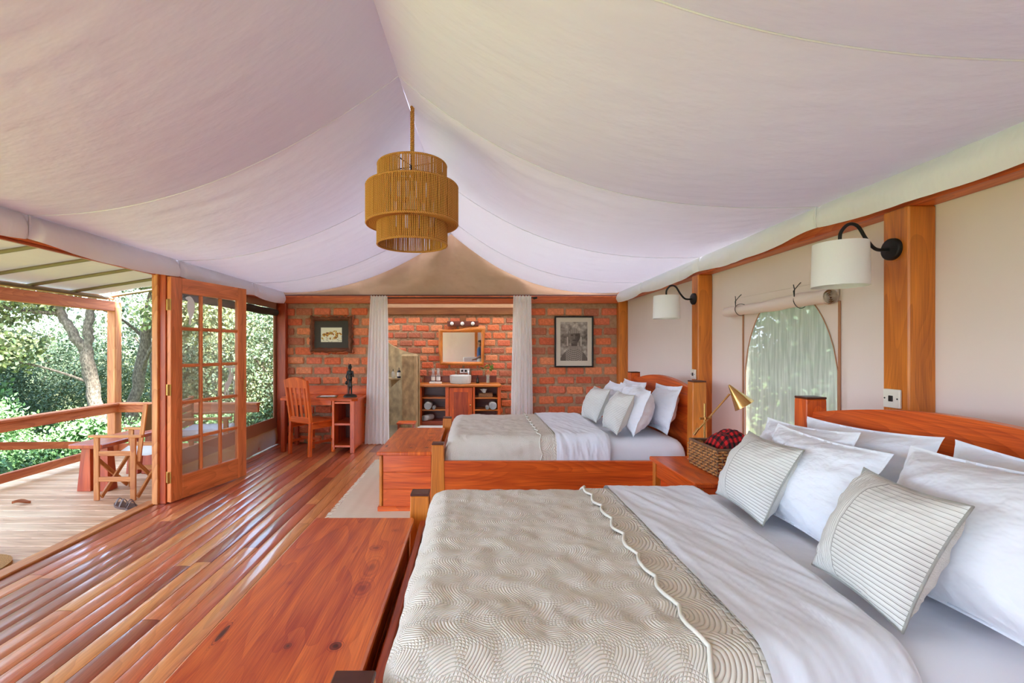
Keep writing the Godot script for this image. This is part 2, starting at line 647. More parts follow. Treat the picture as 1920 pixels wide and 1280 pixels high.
	M.rope = mat(Color8(236, 182, 112), 0.9, tex(twist), Vector3(1, 45, 1))
	M.rope_dark = mat(Color8(170, 118, 58), 0.9)
	M.wicker = tri_tex(mat(Color8(240, 194, 138), 0.6, noise_tex(256, 0.05, 23, 3, Color8(120, 90, 66), Color8(255, 226, 186))), Vector3(5, 5, 5))
	M.wicker_dark = mat(Color8(120, 84, 60), 0.65)
	M.bronze = mat(Color8(58, 58, 56), 0.38)
	M.bronze.metallic = 0.7
	M.mat_board = mat(Color8(72, 66, 58), 0.8)
	M.cream_mat = mat(Color8(222, 210, 190), 0.85)
	M.portrait = mat(Color.WHITE, 0.5, tex(portrait_image(192, 280)))
	M.painting = mat(Color.WHITE, 0.6, tex(painting_image(160, 112)))
	var brick_t := noise_tex(256, 0.03, 51, 5, Color8(224, 212, 204), Color8(255, 254, 252))
	var brick_h := noise_tex(256, 0.05, 53, 4)
	M.brick = []
	for c: Color in [Color8(250, 140, 92), Color8(244, 126, 82), Color8(255, 160, 112), Color8(232, 118, 82), Color8(246, 136, 100), Color8(206, 124, 94)]:
		M.brick.append(tri_tex(relief(mat(c, 0.9, brick_t), brick_h, 0.6), Vector3(3.0, 3.0, 3.0)))
	M.mortar = tri_tex(relief(mat(Color8(196, 160, 128), 0.95, brick_t), brick_h, 1.2), Vector3(1.6, 1.6, 1.6))
	M.concrete = tri_tex(relief(mat(Color8(222, 196, 156), 0.85, noise_tex(512, 0.012, 61, 5, Color8(172, 164, 150), Color8(255, 248, 234))), wrinkle, 1.0), Vector3(1.2, 0.7, 1.2))
	M.stone_floor = tri_tex(mat(Color8(150, 134, 110), 0.6, brick_t), Vector3(1, 1, 1))
	M.coir = tri_tex(relief(mat(Color8(240, 180, 110), 1.0, noise_tex(256, 0.12, 71, 3, Color8(140, 120, 100), Color8(255, 246, 226))), noise_tex(256, 0.2, 73, 3), 1.0), Vector3(4, 4, 4))
	M.leather = mat(Color8(92, 62, 50), 0.55)
	M.sling = mat(Color8(150, 128, 92), 0.85)
	M.dead_leaf = mat(Color8(150, 80, 40), 0.8)
	M.soil = tri_tex(mat(Color8(120, 134, 78), 1.0, noise_tex(256, 0.02, 81, 5, Color8(150, 130, 100), Color8(220, 250, 190))), Vector3(0.2, 0.2, 0.2))
	M.bark = tri_tex(relief(mat(Color8(146, 132, 114), 0.95, noise_tex(512, 0.03, 83, 5, Color8(96, 84, 72), Color8(255, 250, 240))), noise_tex(512, 0.03, 84, 4), 2.0), Vector3(2.2, 0.8, 2.2))
	M.leaf = mat(Color.WHITE, 0.6)
	M.leaf.vertex_color_use_as_albedo = true
	M.leaf.backlight_enabled = true
	M.leaf.backlight = Color(0.45, 0.45, 0.45)
	M.plant = mat(Color8(110, 164, 76), 0.55)
	M.skin = mat(Color8(150, 104, 78), 0.6)
	M.hair = mat(Color8(30, 24, 22), 0.7)
	M.shirt = mat(Color8(52, 84, 136), 0.9)
	M.trousers = mat(Color8(224, 220, 214), 0.9)
	for q in [[M.roof, 0.75], [M.canvas_olive, 0.25], [M.fly, 0.46], [M.fly_rear, 0.68], [M.lining, 0.6], [M.canvas, 0.10], [M.valance, 0.1], [M.bath_fly, 0.74], [M.canvas_low, 0.3], [M.shade, 0.5], [M.curtain, 0.9], [M.net, 0.18]]:
		q[0].backlight_enabled = true
		q[0].backlight = Color(q[1], q[1], q[1])


# ---------------------------------------------------------------- the scene
func _ready() -> void:
	rng.seed = 20
	var cam := Camera3D.new()
	cam.name = "camera"
	add_child(cam)
	cam.position = Vector3(0, EYE, 0)
	cam.near = 0.1
	cam.far = 200.0
	cam.projection = Camera3D.PROJECTION_FRUSTUM
	cam.size = 2.0 * cam.near * 640.0 / F
	cam.frustum_offset = Vector2((960.0 - CX) / F * cam.near, (CY - 640.0) / F * cam.near)
	cam.current = true

	var sky_mat := ProceduralSkyMaterial.new()
	sky_mat.sky_top_color = Color(0.66, 0.82, 1.0)
	sky_mat.sky_horizon_color = Color(0.88, 0.94, 1.0)
	sky_mat.ground_bottom_color = Color(0.36, 0.38, 0.28)
	sky_mat.ground_horizon_color = Color(0.46, 0.48, 0.38)
	sky_mat.energy_multiplier = 1.0
	var sky := Sky.new()
	sky.sky_material = sky_mat
	var env := Environment.new()
	env.background_mode = Environment.BG_SKY
	env.sky = sky
	env.background_energy_multiplier = 1.0
	env.tonemap_mode = Environment.TONE_MAPPER_LINEAR
	env.tonemap_exposure = 10.0
	env.sdfgi_enabled = true
	env.ssao_enabled = true
	env.ssil_enabled = true
	var we := WorldEnvironment.new()
	we.name = "world_environment"
	we.environment = env
	add_child(we)

	var sun := DirectionalLight3D.new()
	sun.name = "sun"
	sun.light_color = Color(0.95, 0.97, 1.0)
	sun.light_energy = 3.0
	sun.light_angular_distance = 12.0
	sun.shadow_enabled = true
	add_child(sun)
	sun.look_at_from_position(Vector3.ZERO, Vector3(-0.5, -1.0, -0.28))

	make_materials()
	build_floor()
	build_walls()
	build_timber()
	build_lining()
	build_roof()
	build_brick()
	build_windows()
	build_door()
	build_beds()
	build_chests()
	build_pillows()
	build_bedside()
	build_lamps()
	build_pendant()
	build_desk()
	build_pictures()
	build_curtains()
	build_bathroom()
	build_verandah()
	build_outdoors()
	build_person()


func build_floor() -> void:
	var f := structure("floor", "glossy red-brown hardwood plank floor running the length of the tent", "floor")
	part("subfloor", MB.new().span(-2.96, 2.4, -0.12, -0.022, -2.7, 7.0, 0.0), M.dark_wood, f)
	# planks: slightly domed strips in rows, each row cut into lengths
	var pitch := 0.104
	var meshes := {}
	var x := -2.86
	while x < 2.32:
		var at := -2.6 - rng.randf() * 1.6
		while at < 6.98:
			var l: float = [1.8, 2.6, 3.4][rng.randi() % 3]
			var a := maxf(at, -2.6)
			var b := minf(at + l, 6.98)
			if b - a > 0.08:
				var key := snappedf(b - a, 0.02)
				if not meshes.has(key): meshes[key] = plank_mesh(pitch - 0.003, b - a - 0.003)
				var o := part("plank", meshes[key], M.floor[rng.randi() % M.floor.size()], f)
				o.position = P(x + pitch / 2, -0.0115, (a + b) / 2)
				o.rotation.z = rng.randf_range(-0.006, 0.006)
			at += l
		x += pitch
	var sill := structure("trim_1", "pale worn timber sill between the room floor and the deck", "sill")
	part("sill_board", MB.new().span(-2.97, -2.865, -0.05, 0.012, -1.0, 4.3, 0.006, 2), M.pale_wood, sill)
	var bath := structure("floor_bath", "dull grey stone floor of the bathroom behind the curtain", "floor")
	part("slab", MB.new().span(-2.9, 2.4, -0.12, 0.0, 7.0, 9.3, 0.0), M.stone_floor, bath)


func plank_mesh(w: float, l: float) -> ArrayMesh:
	var m := MB.new()
	var prof := []
	for i in 7:
		var t := float(i) / 6.0 * 2.0 - 1.0
		prof.append(Vector2(t * w / 2, 0.0115 - 0.0016 * t * t - 0.0025 * pow(absf(t), 10.0)))
	var off := rng.randf()
	m.grid(6, 1, func(u: float, v: float) -> Vector3:
		var q: Vector2 = prof[int(round(u * 6.0))]
		return Vector3(q.x, q.y, (0.5 - v) * l))
	for i in m.uv.size():
		m.uv[i] = Vector2(m.v[i].x + off, m.v[i].z + off * 3.1)
	for s: float in [-1.0, 1.0]:
		var a := Vector3(s * w / 2, 0.0115 - 0.0041, 0)
		var lo := Vector3(s * w / 2, -0.0115, 0)
		var z := Vector3(0, 0, l / 2)
		if s > 0: m.quad(lo + z, lo - z, a - z, a + z)
		else: m.quad(lo - z, lo + z, a + z, a - z)
	for s: float in [-1.0, 1.0]:
		var z := s * l / 2
		var pa := Vector3(-w / 2, -0.0115, z)
		var pb := Vector3(w / 2, -0.0115, z)
		var pc := Vector3(w / 2, 0.0074, z)
		var pd := Vector3(-w / 2, 0.0074, z)
		if s > 0: m.quad(pa, pb, pc, pd)
		else: m.quad(pb, pa, pd, pc)
	return m.mesh()


func canvas_sheet(m: MB, a: Vector3, b: Vector3, c: Vector3, d: Vector3, nu := 12, nv := 12, amp := 0.0, sd := 1) -> MB:
	# a fabric patch with corners a, b, c, d and a slight billow along its normal
	var nn := (b - a).cross(d - a).normalized()
	var nz := noise(0.5, sd, 2)
	return m.grid(nu, nv, func(u: float, v: float) -> Vector3:
		var p := a.lerp(b, u).lerp(d.lerp(c, u), v)
		var edge := minf(1.0, 8.0 * minf(minf(u, 1.0 - u), minf(v, 1.0 - v)))
		return p + nn * amp * edge * nz.get_noise_3d(p.x * 1.6, p.y * 1.2, p.z * 1.6))


func arch_y(d: float) -> float:
	# top edge of the netted opening in the right wall
	var t := absf((d - 3.43) / 0.5)
	return 1.20 + 0.62 * pow(maxf(0.0, 1.0 - pow(t, 2.2)), 0.6)


func build_walls() -> void:
	# right side: canvas with one netted opening, from behind the camera to the brick wall
	var w := structure("wall_right", "beige canvas side wall behind the two headboards", "wall")
	var m := MB.new()
	canvas_sheet(m, P(2.295, 0, -2.6), P(2.295, 0, 2.93), P(2.295, 2.3, 2.93), P(2.295, 2.3, -2.6), 40, 20, 0.012, 4)
	canvas_sheet(m, P(2.295, 0, 3.93), P(2.295, 0, 7.0), P(2.295, 2.3, 7.0), P(2.295, 2.3, 3.93), 30, 20, 0.012, 6)
	m.grid(24, 6, func(u: float, v: float) -> Vector3:
		var d := lerpf(2.93, 3.93, u)
		return P(2.295, lerpf(arch_y(d), 2.3, v), d))
	canvas_sheet(m, P(2.295, 0, 2.93), P(2.295, 0, 3.93), P(2.295, 0.5, 3.93), P(2.295, 0.5, 2.93), 4, 4)
	part("canvas", m, M.canvas, w)
	part("eave_strip", MB.new().span(2.30, 2.31, 2.28, 2.52, -2.6, 7.1, 0.0), M.canvas, w)
	# seams that frame the opening
	var s := MB.new()
	s.span(2.283, 2.293, 0.3, 1.70, 2.915, 2.93, 0.002).span(2.283, 2.293, 0.3, 1.70, 3.955, 3.967, 0.002)
	s.span(2.285, 2.293, 0.3, 2.2, 2.44, 2.448, 0.001)
	part("seam", s, M.canvas_trim, w)
	var edge := PackedVector3Array()
	edge.append(P(2.288, 0.5, 2.935))
	for i in 31:
		var d := lerpf(2.935, 3.925, i / 30.0)
		edge.append(P(2.288, arch_y(d), d))
	edge.append(P(2.288, 0.5, 3.925))
	part("edging", MB.new().tube(edge, 0.0035, 5), M.canvas_trim, w)

	# left side: canvas beyond the folded door, with a netted opening
	var l := structure("wall_left", "brown-edged canvas wall with netting beyond the folded glazed door", "wall")
	var lm := MB.new()
	for q in [[4.32, 4.62, 0.0, 2.3], [6.84, 7.0, 0.0, 2.3], [4.62, 6.84, 1.99, 2.3], [4.62, 6.84, 0.23, 0.40]]:
		lm.span(-2.90, -2.885, q[2], q[3], q[0], q[1], 0.0)
	part("canvas_frame", lm, M.canvas_trim, l)
	var lo := MB.new()
	lo.grid(20, 6, func(u: float, v: float) -> Vector3: return P(-2.88 + 0.02 * sin(v * PI) + 0.006 * sin(u * 40.0 + v * 3.0), 0.005 + v * 0.235, lerpf(7.0, 4.32, u)))
	part("skirt", lo, M.canvas_low, l)
	part("eave_strip", MB.new().span(-2.90, -2.89, 2.2, 2.42, -2.6, 7.1, 0.0), M.canvas, l)
	var roll := PackedVector3Array()
	for i in 12:
		roll.append(P(-2.87, 1.93 + 0.004 * sin(i * 2.0), lerpf(4.6, 6.86, i / 11.0)))
	part("rolled_flap", MB.new().tube(roll, 0.05, 10), mat(Color8(70, 60, 50), 0.9), l)

	# behind the viewpoint: open bays either side of a canvas panel (seen in the mirror)
	var r := structure("wall_rear", "beige canvas end wall with open bays, seen only in the mirror", "wall")
	var rm := MB.new()
	canvas_sheet(rm, P(2.3, 0, -2.5), P(-1.4, 0, -2.5), P(-1.4, 2.5, -2.5), P(2.3, 2.5, -2.5), 14, 14, 0.02, 9)
	part("canvas", rm, M.canvas, r)
	part("post", MB.new().span(0.12, 0.25, 0, 2.5, -2.5, -2.36, 0.006), M.amber, r)

	# gable of the tent above the brick
	var g := structure("wall_back", "olive canvas gable with soft folds above the brick wall", "wall")
	var gm := MB.new()
	var nz := noise(0.9, 33, 3)
	gm.grid(70, 24, func(u: float, v: float) -> Vector3:
		var x := lerpf(-2.9, 2.3, u)
		var top := 3.42 - absf(x + 0.31) * 0.44
		var y := lerpf(2.15, top, v)
		var ap := Vector2(x + 0.31, y - 3.4)
		var ray := atan2(ap.x, -ap.y)
		return P(x, y, 7.05 + 0.06 * sin(ray * 7.0 + 2.0 * nz.get_noise_2d(x, y)) * clampf(v * 4.0, 0.0, 1.0) + 0.03 * nz.get_noise_2d(x * 1.5, y * 2.0)))
	part("gable_canvas", gm, M.canvas_olive, g)


func build_timber() -> void:
	var rightb := structure("trim_2", "orange timber wall plate along the top of the right canvas wall", "beam")
	part("beam", MB.new().span(2.17, 2.29, 2.11, 2.24, -2.5, 7.0, 0.006, 2), M.beam, rightb)
	var leftb := structure("trim_3", "red-brown timber header over the open doorway on the left", "beam")
	part("beam", MB.new().span(-2.94, -2.80, 2.08, 2.22, -2.5, 7.0, 0.006, 2), M.beam, leftb)
	part("stop", MB.new().span(-2.86, -2.83, 2.062, 2.082, -1.0, 4.2, 0.004, 2), M.red_wood, leftb)
	var back := structure("trim_4", "orange timber lintel across the brick wall and bathroom opening", "beam")
	part("beam", MB.new().span(-2.80, 2.16, 2.075, 2.185, 6.93, 7.06, 0.006, 0), M.beam, back)
	part("upper_rail", MB.new().span(-2.80, 2.2, 2.19, 2.205, 6.97, 7.05, 0.003, 0), M.cap, back)
	for q in [
		["tall amber timber post behind the nearer headboard", 2.157, 2.295, 2.318, 2.465],
		["amber timber post behind the farther bed's headboard corner", 2.157, 2.295, 4.477, 4.61],
		["narrow amber timber post in the corner beside the brick wall", 2.157, 2.295, 6.90, 7.0]]:
		var p := tag(thing("wall_post", q[0], "post", Vector3((q[1] + q[2]) / 2, 0, -(q[3] + q[4]) / 2)), "") as Node3D
		part("shaft", MB.new().box(Vector3(q[2] - q[1], 2.11, q[4] - q[3]), Vector3(0, 1.056, 0), 0.007), M.amber, p)
	var cp := thing("wall_post", "dark red timber post in the left corner next to the desk", "post", P(-2.81, 0, 6.97))
	part("shaft", MB.new().box(Vector3(0.13, 2.08, 0.12), Vector3(0, 1.04, 0), 0.006), M.red_wood, cp)
	# door frame
	var jm := structure("trim_5", "timber door jamb with a pale outer face at the edge of the deck", "door frame")
	part("outer_stile", MB.new().span(-2.878, -2.825, 0, 2.08, 4.215, 4.31, 0.004), M.jamb, jm)
	part("inner_stile", MB.new().span(-2.825, -2.768, 0.0, 2.08, 4.24, 4.30, 0.004), M.red_wood, jm)


# ---------------------------------------------------------------- fabric lining
const SEAMS := [-2.5, -1.1, 0.05, 1.43, 2.92, 4.42, 5.92, 6.92]


func ridge_at(d: float) -> Vector3:
	return P(lerpf(-0.455, -0.306, clampf((d - 2.98) / 3.92, -1.0, 1.0)), 3.10, d)


func lining_at(s: float, t: float, d: float, u: float) -> Vector3:
	# s: -1 left, 1 right; t: 0 at the ridge, 1 at the eave; u: place between two seams
	var r := ridge_at(d)
	var ex := 2.15 if s > 0.0 else -2.765
	var ey := EYE + (lerpf(0.885, 0.83, clampf((d - 2.9) / 4.0, 0, 1)) if s > 0.0 else 0.835)
	var p := (2.7 - 0.35 * clampf((d - 3.0) / 4.0, 0, 1)) if s > 0.0 else 1.92
	var f := pow(1.0 - t, p)
	var q := Vector3(lerpf(r.x, ex, t), lerpf(ey, r.y, f), -d)
	var dip := sin(PI * t) * 0.022
	var sag := sin(PI * u) * (0.035 + 0.05 * sin(PI * pow(t, 0.7)))
	q.y -= dip + sag * smoothstep(0.0, 0.12, t) * smoothstep(1.0, 0.86, t)
	return q


func build_lining() -> void:
	var c := structure("ceiling", "white fabric tent lining slung in sagging swags from the ridge", "ceiling")
	var nz := noise(1.0, 61, 3)
	for s: float in [-1.0, 1.0]:
		for b in SEAMS.size() - 1:
			var d0: float = SEAMS[b]
			var d1: float = SEAMS[b + 1]
			var m := MB.new()
			m.grid(40, 90, func(u: float, v: float) -> Vector3:
				var d := lerpf(d0, d1, u)
				var t := v
				var q := lining_at(s, t, d, u)
				# gathers run out from each seam and die away
				var near := exp(-u * 5.0) + 0.6 * exp(-(1.0 - u) * 7.0)
				q.y += 0.020 * near * nz.get_noise_2d(u * 14.0, t * 2.2 + s * 5.0 + b * 3.0) * smoothstep(0.0, 0.2, t) * smoothstep(1.0, 0.9, t) * minf(1.0, 12.0 * u) * minf(1.0, 12.0 * (1.0 - u))
				if b == 4 and s > 0.0: q.y += 0.10 * exp(-pow((u - 0.30) / 0.16, 2.0) - pow((t - 0.15) / 0.10, 2.0)) * smoothstep(0.0, 0.15, u)
				return q)
			part("lining_panel", m, M.lining, c)
			# the stitched seam
			if b > 0:
				var pts := PackedVector3Array()
				for i in 41:
					pts.append(lining_at(s, i / 40.0, d0, 0.0) + Vector3(0, -0.003, 0))
				part("seam", MB.new().tube(pts, 0.0035, 5), M.valance, c)
	# hem at the far edge
	for s: float in [-1.0, 1.0]:
		var pts := PackedVector3Array()
		for i in 41:
			pts.append(lining_at(s, i / 40.0, 6.92, 1.0))
		part("hem", MB.new().tube(pts, 0.006, 5), M.valance, c)
	# hanging valances, pinned at the seams
	for s: float in [-1.0, 1.0]:
		var m := MB.new()
		var d_end := 6.92
		m.grid(360, 8, func(u: float, v: float) -> Vector3:
			var d := lerpf(-2.5, d_end, u)
			var best := 9.0
			var span := 0.0
			for k in SEAMS.size() - 1:
				if d >= SEAMS[k] and d <= SEAMS[k + 1]:
					span = (d - SEAMS[k]) / (SEAMS[k + 1] - SEAMS[k])
			for k in SEAMS.size():
				best = minf(best, absf(d - SEAMS[k]))
			var top := lining_at(s, 1.0, d, 0.0)
			var drop := (0.14 + 0.035 * sin(PI * span) + (0.02 if s < 0.0 else 0.0)) * v
			var pin := exp(-best * best * 900.0)
			var out := -s * (0.05 * sin(PI * v * 0.8) + 0.012 * sin(d * 9.0) * v) * (1.0 - 0.75 * pin) + s * 0.012 * pin
			out += -s * 0.006 * nz.get_noise_2d(d * 5.0, v * 1.5)
			return top + Vector3(out, -drop + 0.004 * nz.get_noise_2d(d * 3.0, 4.0) * v + 0.012 * pin * v, 0))
		part("valance", m, M.valance, c)
		for k in range(3, SEAMS.size() - 1):
			var top := lining_at(s, 1.0, SEAMS[k], 0.0)
			part("tuck", MB.new().tube(PackedVector3Array([top + Vector3(-s * 0.012, -0.002, 0), top + Vector3(-s * 0.02, -0.07, 0.004), top + Vector3(-s * 0.012, -0.13, 0.0)]), PackedFloat32Array([0.004, 0.008, 0.004]), 6), M.valance, c)


func build_roof() -> void:
	var r := structure("roof", "outer canvas fly of the tent above the lining", "roof")
	for s: float in [-1.0, 1.0]:
		var a := P(-0.31, 3.55, -2.7)
		var b := P(-0.31, 3.55, 3.6)
		var e := 2.75 if s > 0 else -3.05
		var c := P(e, 2.28, 3.6)
		var d := P(e, 2.28, -2.7)
		var m := MB.new()
		var up := Vector3(0, 0.03, 0)
		var rear := MB.new()
		rear.quad(P(-0.31, 3.55, 7.05), P(-0.31, 3.55, 9.5), P(e, 2.28, 9.5), P(e, 2.28, 7.05))
		rear.quad(P(-0.31, 3.58, 7.05), P(e, 2.31, 7.05), P(e, 2.31, 9.5), P(-0.31, 3.58, 9.5))
		part("rear_fly_sheet", rear, M.bath_fly, r)
		m.quad(a, b, c, d)
		m.quad(a + up, d + up, c + up, b + up)
		m.quad(d, c, c + up, d + up)
		part("fly_sheet", m, M.fly, r)
		var back := MB.new()
		var b2 := P(-0.31, 3.55, 7.05)
		var c2 := P(e, 2.28, 7.05)
		back.quad(b, b2, c2, c)
		back.quad(b + up, c + up, c2 + up, b2 + up)
		part("fly_sheet", back, M.fly_rear, r)
	part("ridge_pole", MB.new().span(-0.36, -0.26, 3.43, 3.53, -2.5, 9.2, 0.005, 2), M.lintel, r)


# ---------------------------------------------------------------- brickwork
func brick_meshes() -> Array:
	var out := []
	for k in 6:
		var m := MB.new()
		m.box(Vector3(0.232 + rng.randf_range(-0.012, 0.012), 0.107 + rng.randf_range(-0.007, 0.006), 0.07), Vector3.ZERO, 0.013)
		for i in m.v.size():
			var p := m.v[i]
			var h := Vector3(sin(p.x * 131.0 + p.y * 57.0 + k * 9.1), sin(p.x * 71.0 + p.y * 173.0 + k * 3.7), sin(p.x * 97.0 - p.y * 211.0 + k * 5.3))
			m.v[i] = p + h * Vector3(0.004, 0.003, 0.004)
		out.append(m.mesh())
	return out


func brick_field(parent: Node3D, x0: float, x1: float, y0: float, y1: float, d: float, meshes: Array) -> void:
	# courses of bricks standing a little proud of the mortar face at distance d
	var row := 0
	var y := y0 + 0.055
	while y < y1 - 0.03:
		var x := x0 - 0.136 * (row % 2) + rng.randf_range(-0.02, 0.02)
		while x < x1 - 0.05:
			var a := maxf(x, x0 + 0.008)
			var b := minf(x + 0.235, x1 - 0.008)
			if b - a > 0.07:
				var o := part("brick", meshes[rng.randi() % meshes.size()], M.brick[rng.randi() % M.brick.size()], parent)
				o.position = P((a + b) / 2, y + rng.randf_range(-0.006, 0.006), d + 0.023 + rng.randf_range(-0.004, 0.005))
				o.scale.x = (b - a) / 0.235
				if rng.randf() < 0.5: o.rotation.z = PI + rng.randf_range(-0.02, 0.02)
				else: o.rotation.z = rng.randf_range(-0.02, 0.02)
			x += 0.272 + rng.randf_range(-0.008, 0.012)
		row += 1
		y += 0.146


func build_brick() -> void:
	var meshes := brick_meshes()
	var l := structure("wall_back_left", "rough orange brick wall behind the writing desk", "brick wall")
	part("mortar", MB.new().span(-2.80, -1.36, 0, 2.08, 7.01, 7.24, 0.0), M.mortar, l)
	brick_field(l, -2.76, -1.37, 0.0, 2.09, 7.0, meshes)
	var r := structure("wall_back_right", "orange brick wall beside the farther bed carrying the framed portrait", "brick wall")
	part("mortar", MB.new().span(0.72, 2.30, 0, 2.08, 7.01, 7.24, 0.0), M.mortar, r)
	brick_field(r, 0.73, 2.17, 0.0, 2.09, 7.0, meshes)
	var b := structure("wall_bath_back", "orange brick wall of the bathroom behind the vanity", "brick wall")
	part("mortar", MB.new().span(-2.9, 2.3, 0, 2.08, 9.11, 9.3, 0.0), M.mortar, b)
	brick_field(b, -2.2, 1.35, 0.0, 2.06, 9.1, meshes)
	part("top_plate", MB.new().span(-2.8, 2.3, 2.06, 2.2, 9.04, 9.2, 0.006, 0), M.lintel, b)
	part("canvas_above", MB.new().span(-2.9, 2.4, 2.2, 3.5, 9.16, 9.2, 0.0), M.canvas_olive, b)
	var s := structure("wall_bath_left", "bathroom side wall with a high opening beside the shower", "wall")
	part("wall_slab", MB.new().span(-2.95, -2.85, 0, 0.95, 7.2, 9.2, 0.0).span(-2.95, -2.85, 0.95, 2.4, 7.2, 7.3, 0.0), M.mortar, s)
	var e := structure("wall_bath_right", "plain canvas wall closing the bathroom on the right", "wall")
	part("wall_slab", MB.new().span(2.3, 2.36, 0, 2.4, 7.0, 9.2, 0.0), M.canvas, e)


func build_windows() -> void:
	var w := structure("window_1", "grey netted window with an arched top in the right canvas wall", "window")
	var m := MB.new()
	var nz := noise(1.0, 71, 2)
	m.grid(60, 20, func(u: float, v: float) -> Vector3:
		var d := lerpf(2.86, 4.0, u)
		return P(2.312 + 0.006 * nz.get_noise_2d(d * 26.0, v * 1.5), lerpf(0.44, 1.90, v), d))
	part("netting", m, M.net, w)
	# the rolled-up flap above it with its ties
	var roll := thing("rolled_blind", "beige canvas window flap rolled up and tied above the netted window", "blind", P(2.235, 1.725, 3.52))
	var rm := MB.new()
	rm.grid(20, 18, func(u: float, v: float) -> Vector3:
		var a := -TAU * v
		var z := lerpf(0.6, -0.6, u)
		var r := 0.047 + 0.003 * sin(z * 9.0 + v * 7.0) + 0.0025 * sin(z * 23.0)
		return Vector3(cos(a) * r, sin(a) * r * (0.92 + 0.05 * sin(z * 5.0)) + 0.006 * sin(z * 4.0), z))
	part("roll", rm, M.canvas, roll)
	var sp := MB.new()
	sp.grid(60, 3, func(u: float, v: float) -> Vector3:
		var a := u * TAU * 3.2
		var r := 0.008 + 0.038 * u
		return Vector3(cos(a) * r, sin(a) * r * 0.93, 0.57 + v * 0.035))
	part("coil", sp, M.canvas, roll)
	part("end_face", MB.new().lathe([Vector2(0.046, 0), Vector2(0.0, 0.001)], 20, Vector3(0, 0, 0.578), rot_to(Vector3.BACK)), M.canvas_trim, roll)
	part("flap_band", MB.new().box(Vector3(0.012, 0.10, 1.2), Vector3(0.045, 0.06, 0), 0.003), M.canvas, roll)
	for z: float in [0.33, -0.38]:
		var loop := PackedVector3Array()
		for i in 19:
			var a := TAU * i / 18.0
			loop.append(Vector3(cos(a) * 0.05, sin(a) * 0.049, z + 0.006 * sin(a * 2.0)))
		var tie := part("tie", MB.new().tube(loop, 0.0025, 5, false), M.black, roll)
		var knot := MB.new()
		knot.tube(PackedVector3Array([Vector3(-0.045, 0.03, z), Vector3(-0.04, 0.07, z - 0.015), Vector3(-0.01, 0.11, z - 0.01), Vector3(0.02, 0.13, z - 0.03)]), 0.003, 5)
		knot.tube(PackedVector3Array([Vector3(-0.045, 0.035, z), Vector3(-0.05, 0.075, z + 0.01), Vector3(-0.03, 0.115, z - 0.03)]), 0.003, 5)
		part("bow", knot, M.black, tie)

	var w2 := structure("window_2", "dark netting stretched in the left canvas wall beyond the door", "window")
	var m2 := MB.new()
	m2.grid(40, 10, func(u: float, v: float) -> Vector3:
		var d := lerpf(6.84, 4.62, u)
		return P(-2.895 + 0.01 * nz.get_noise_2d(d * 14.0, v * 2.0), lerpf(0.40, 1.99, v), d))
	part("netting", m2, M.net_dark, w2)


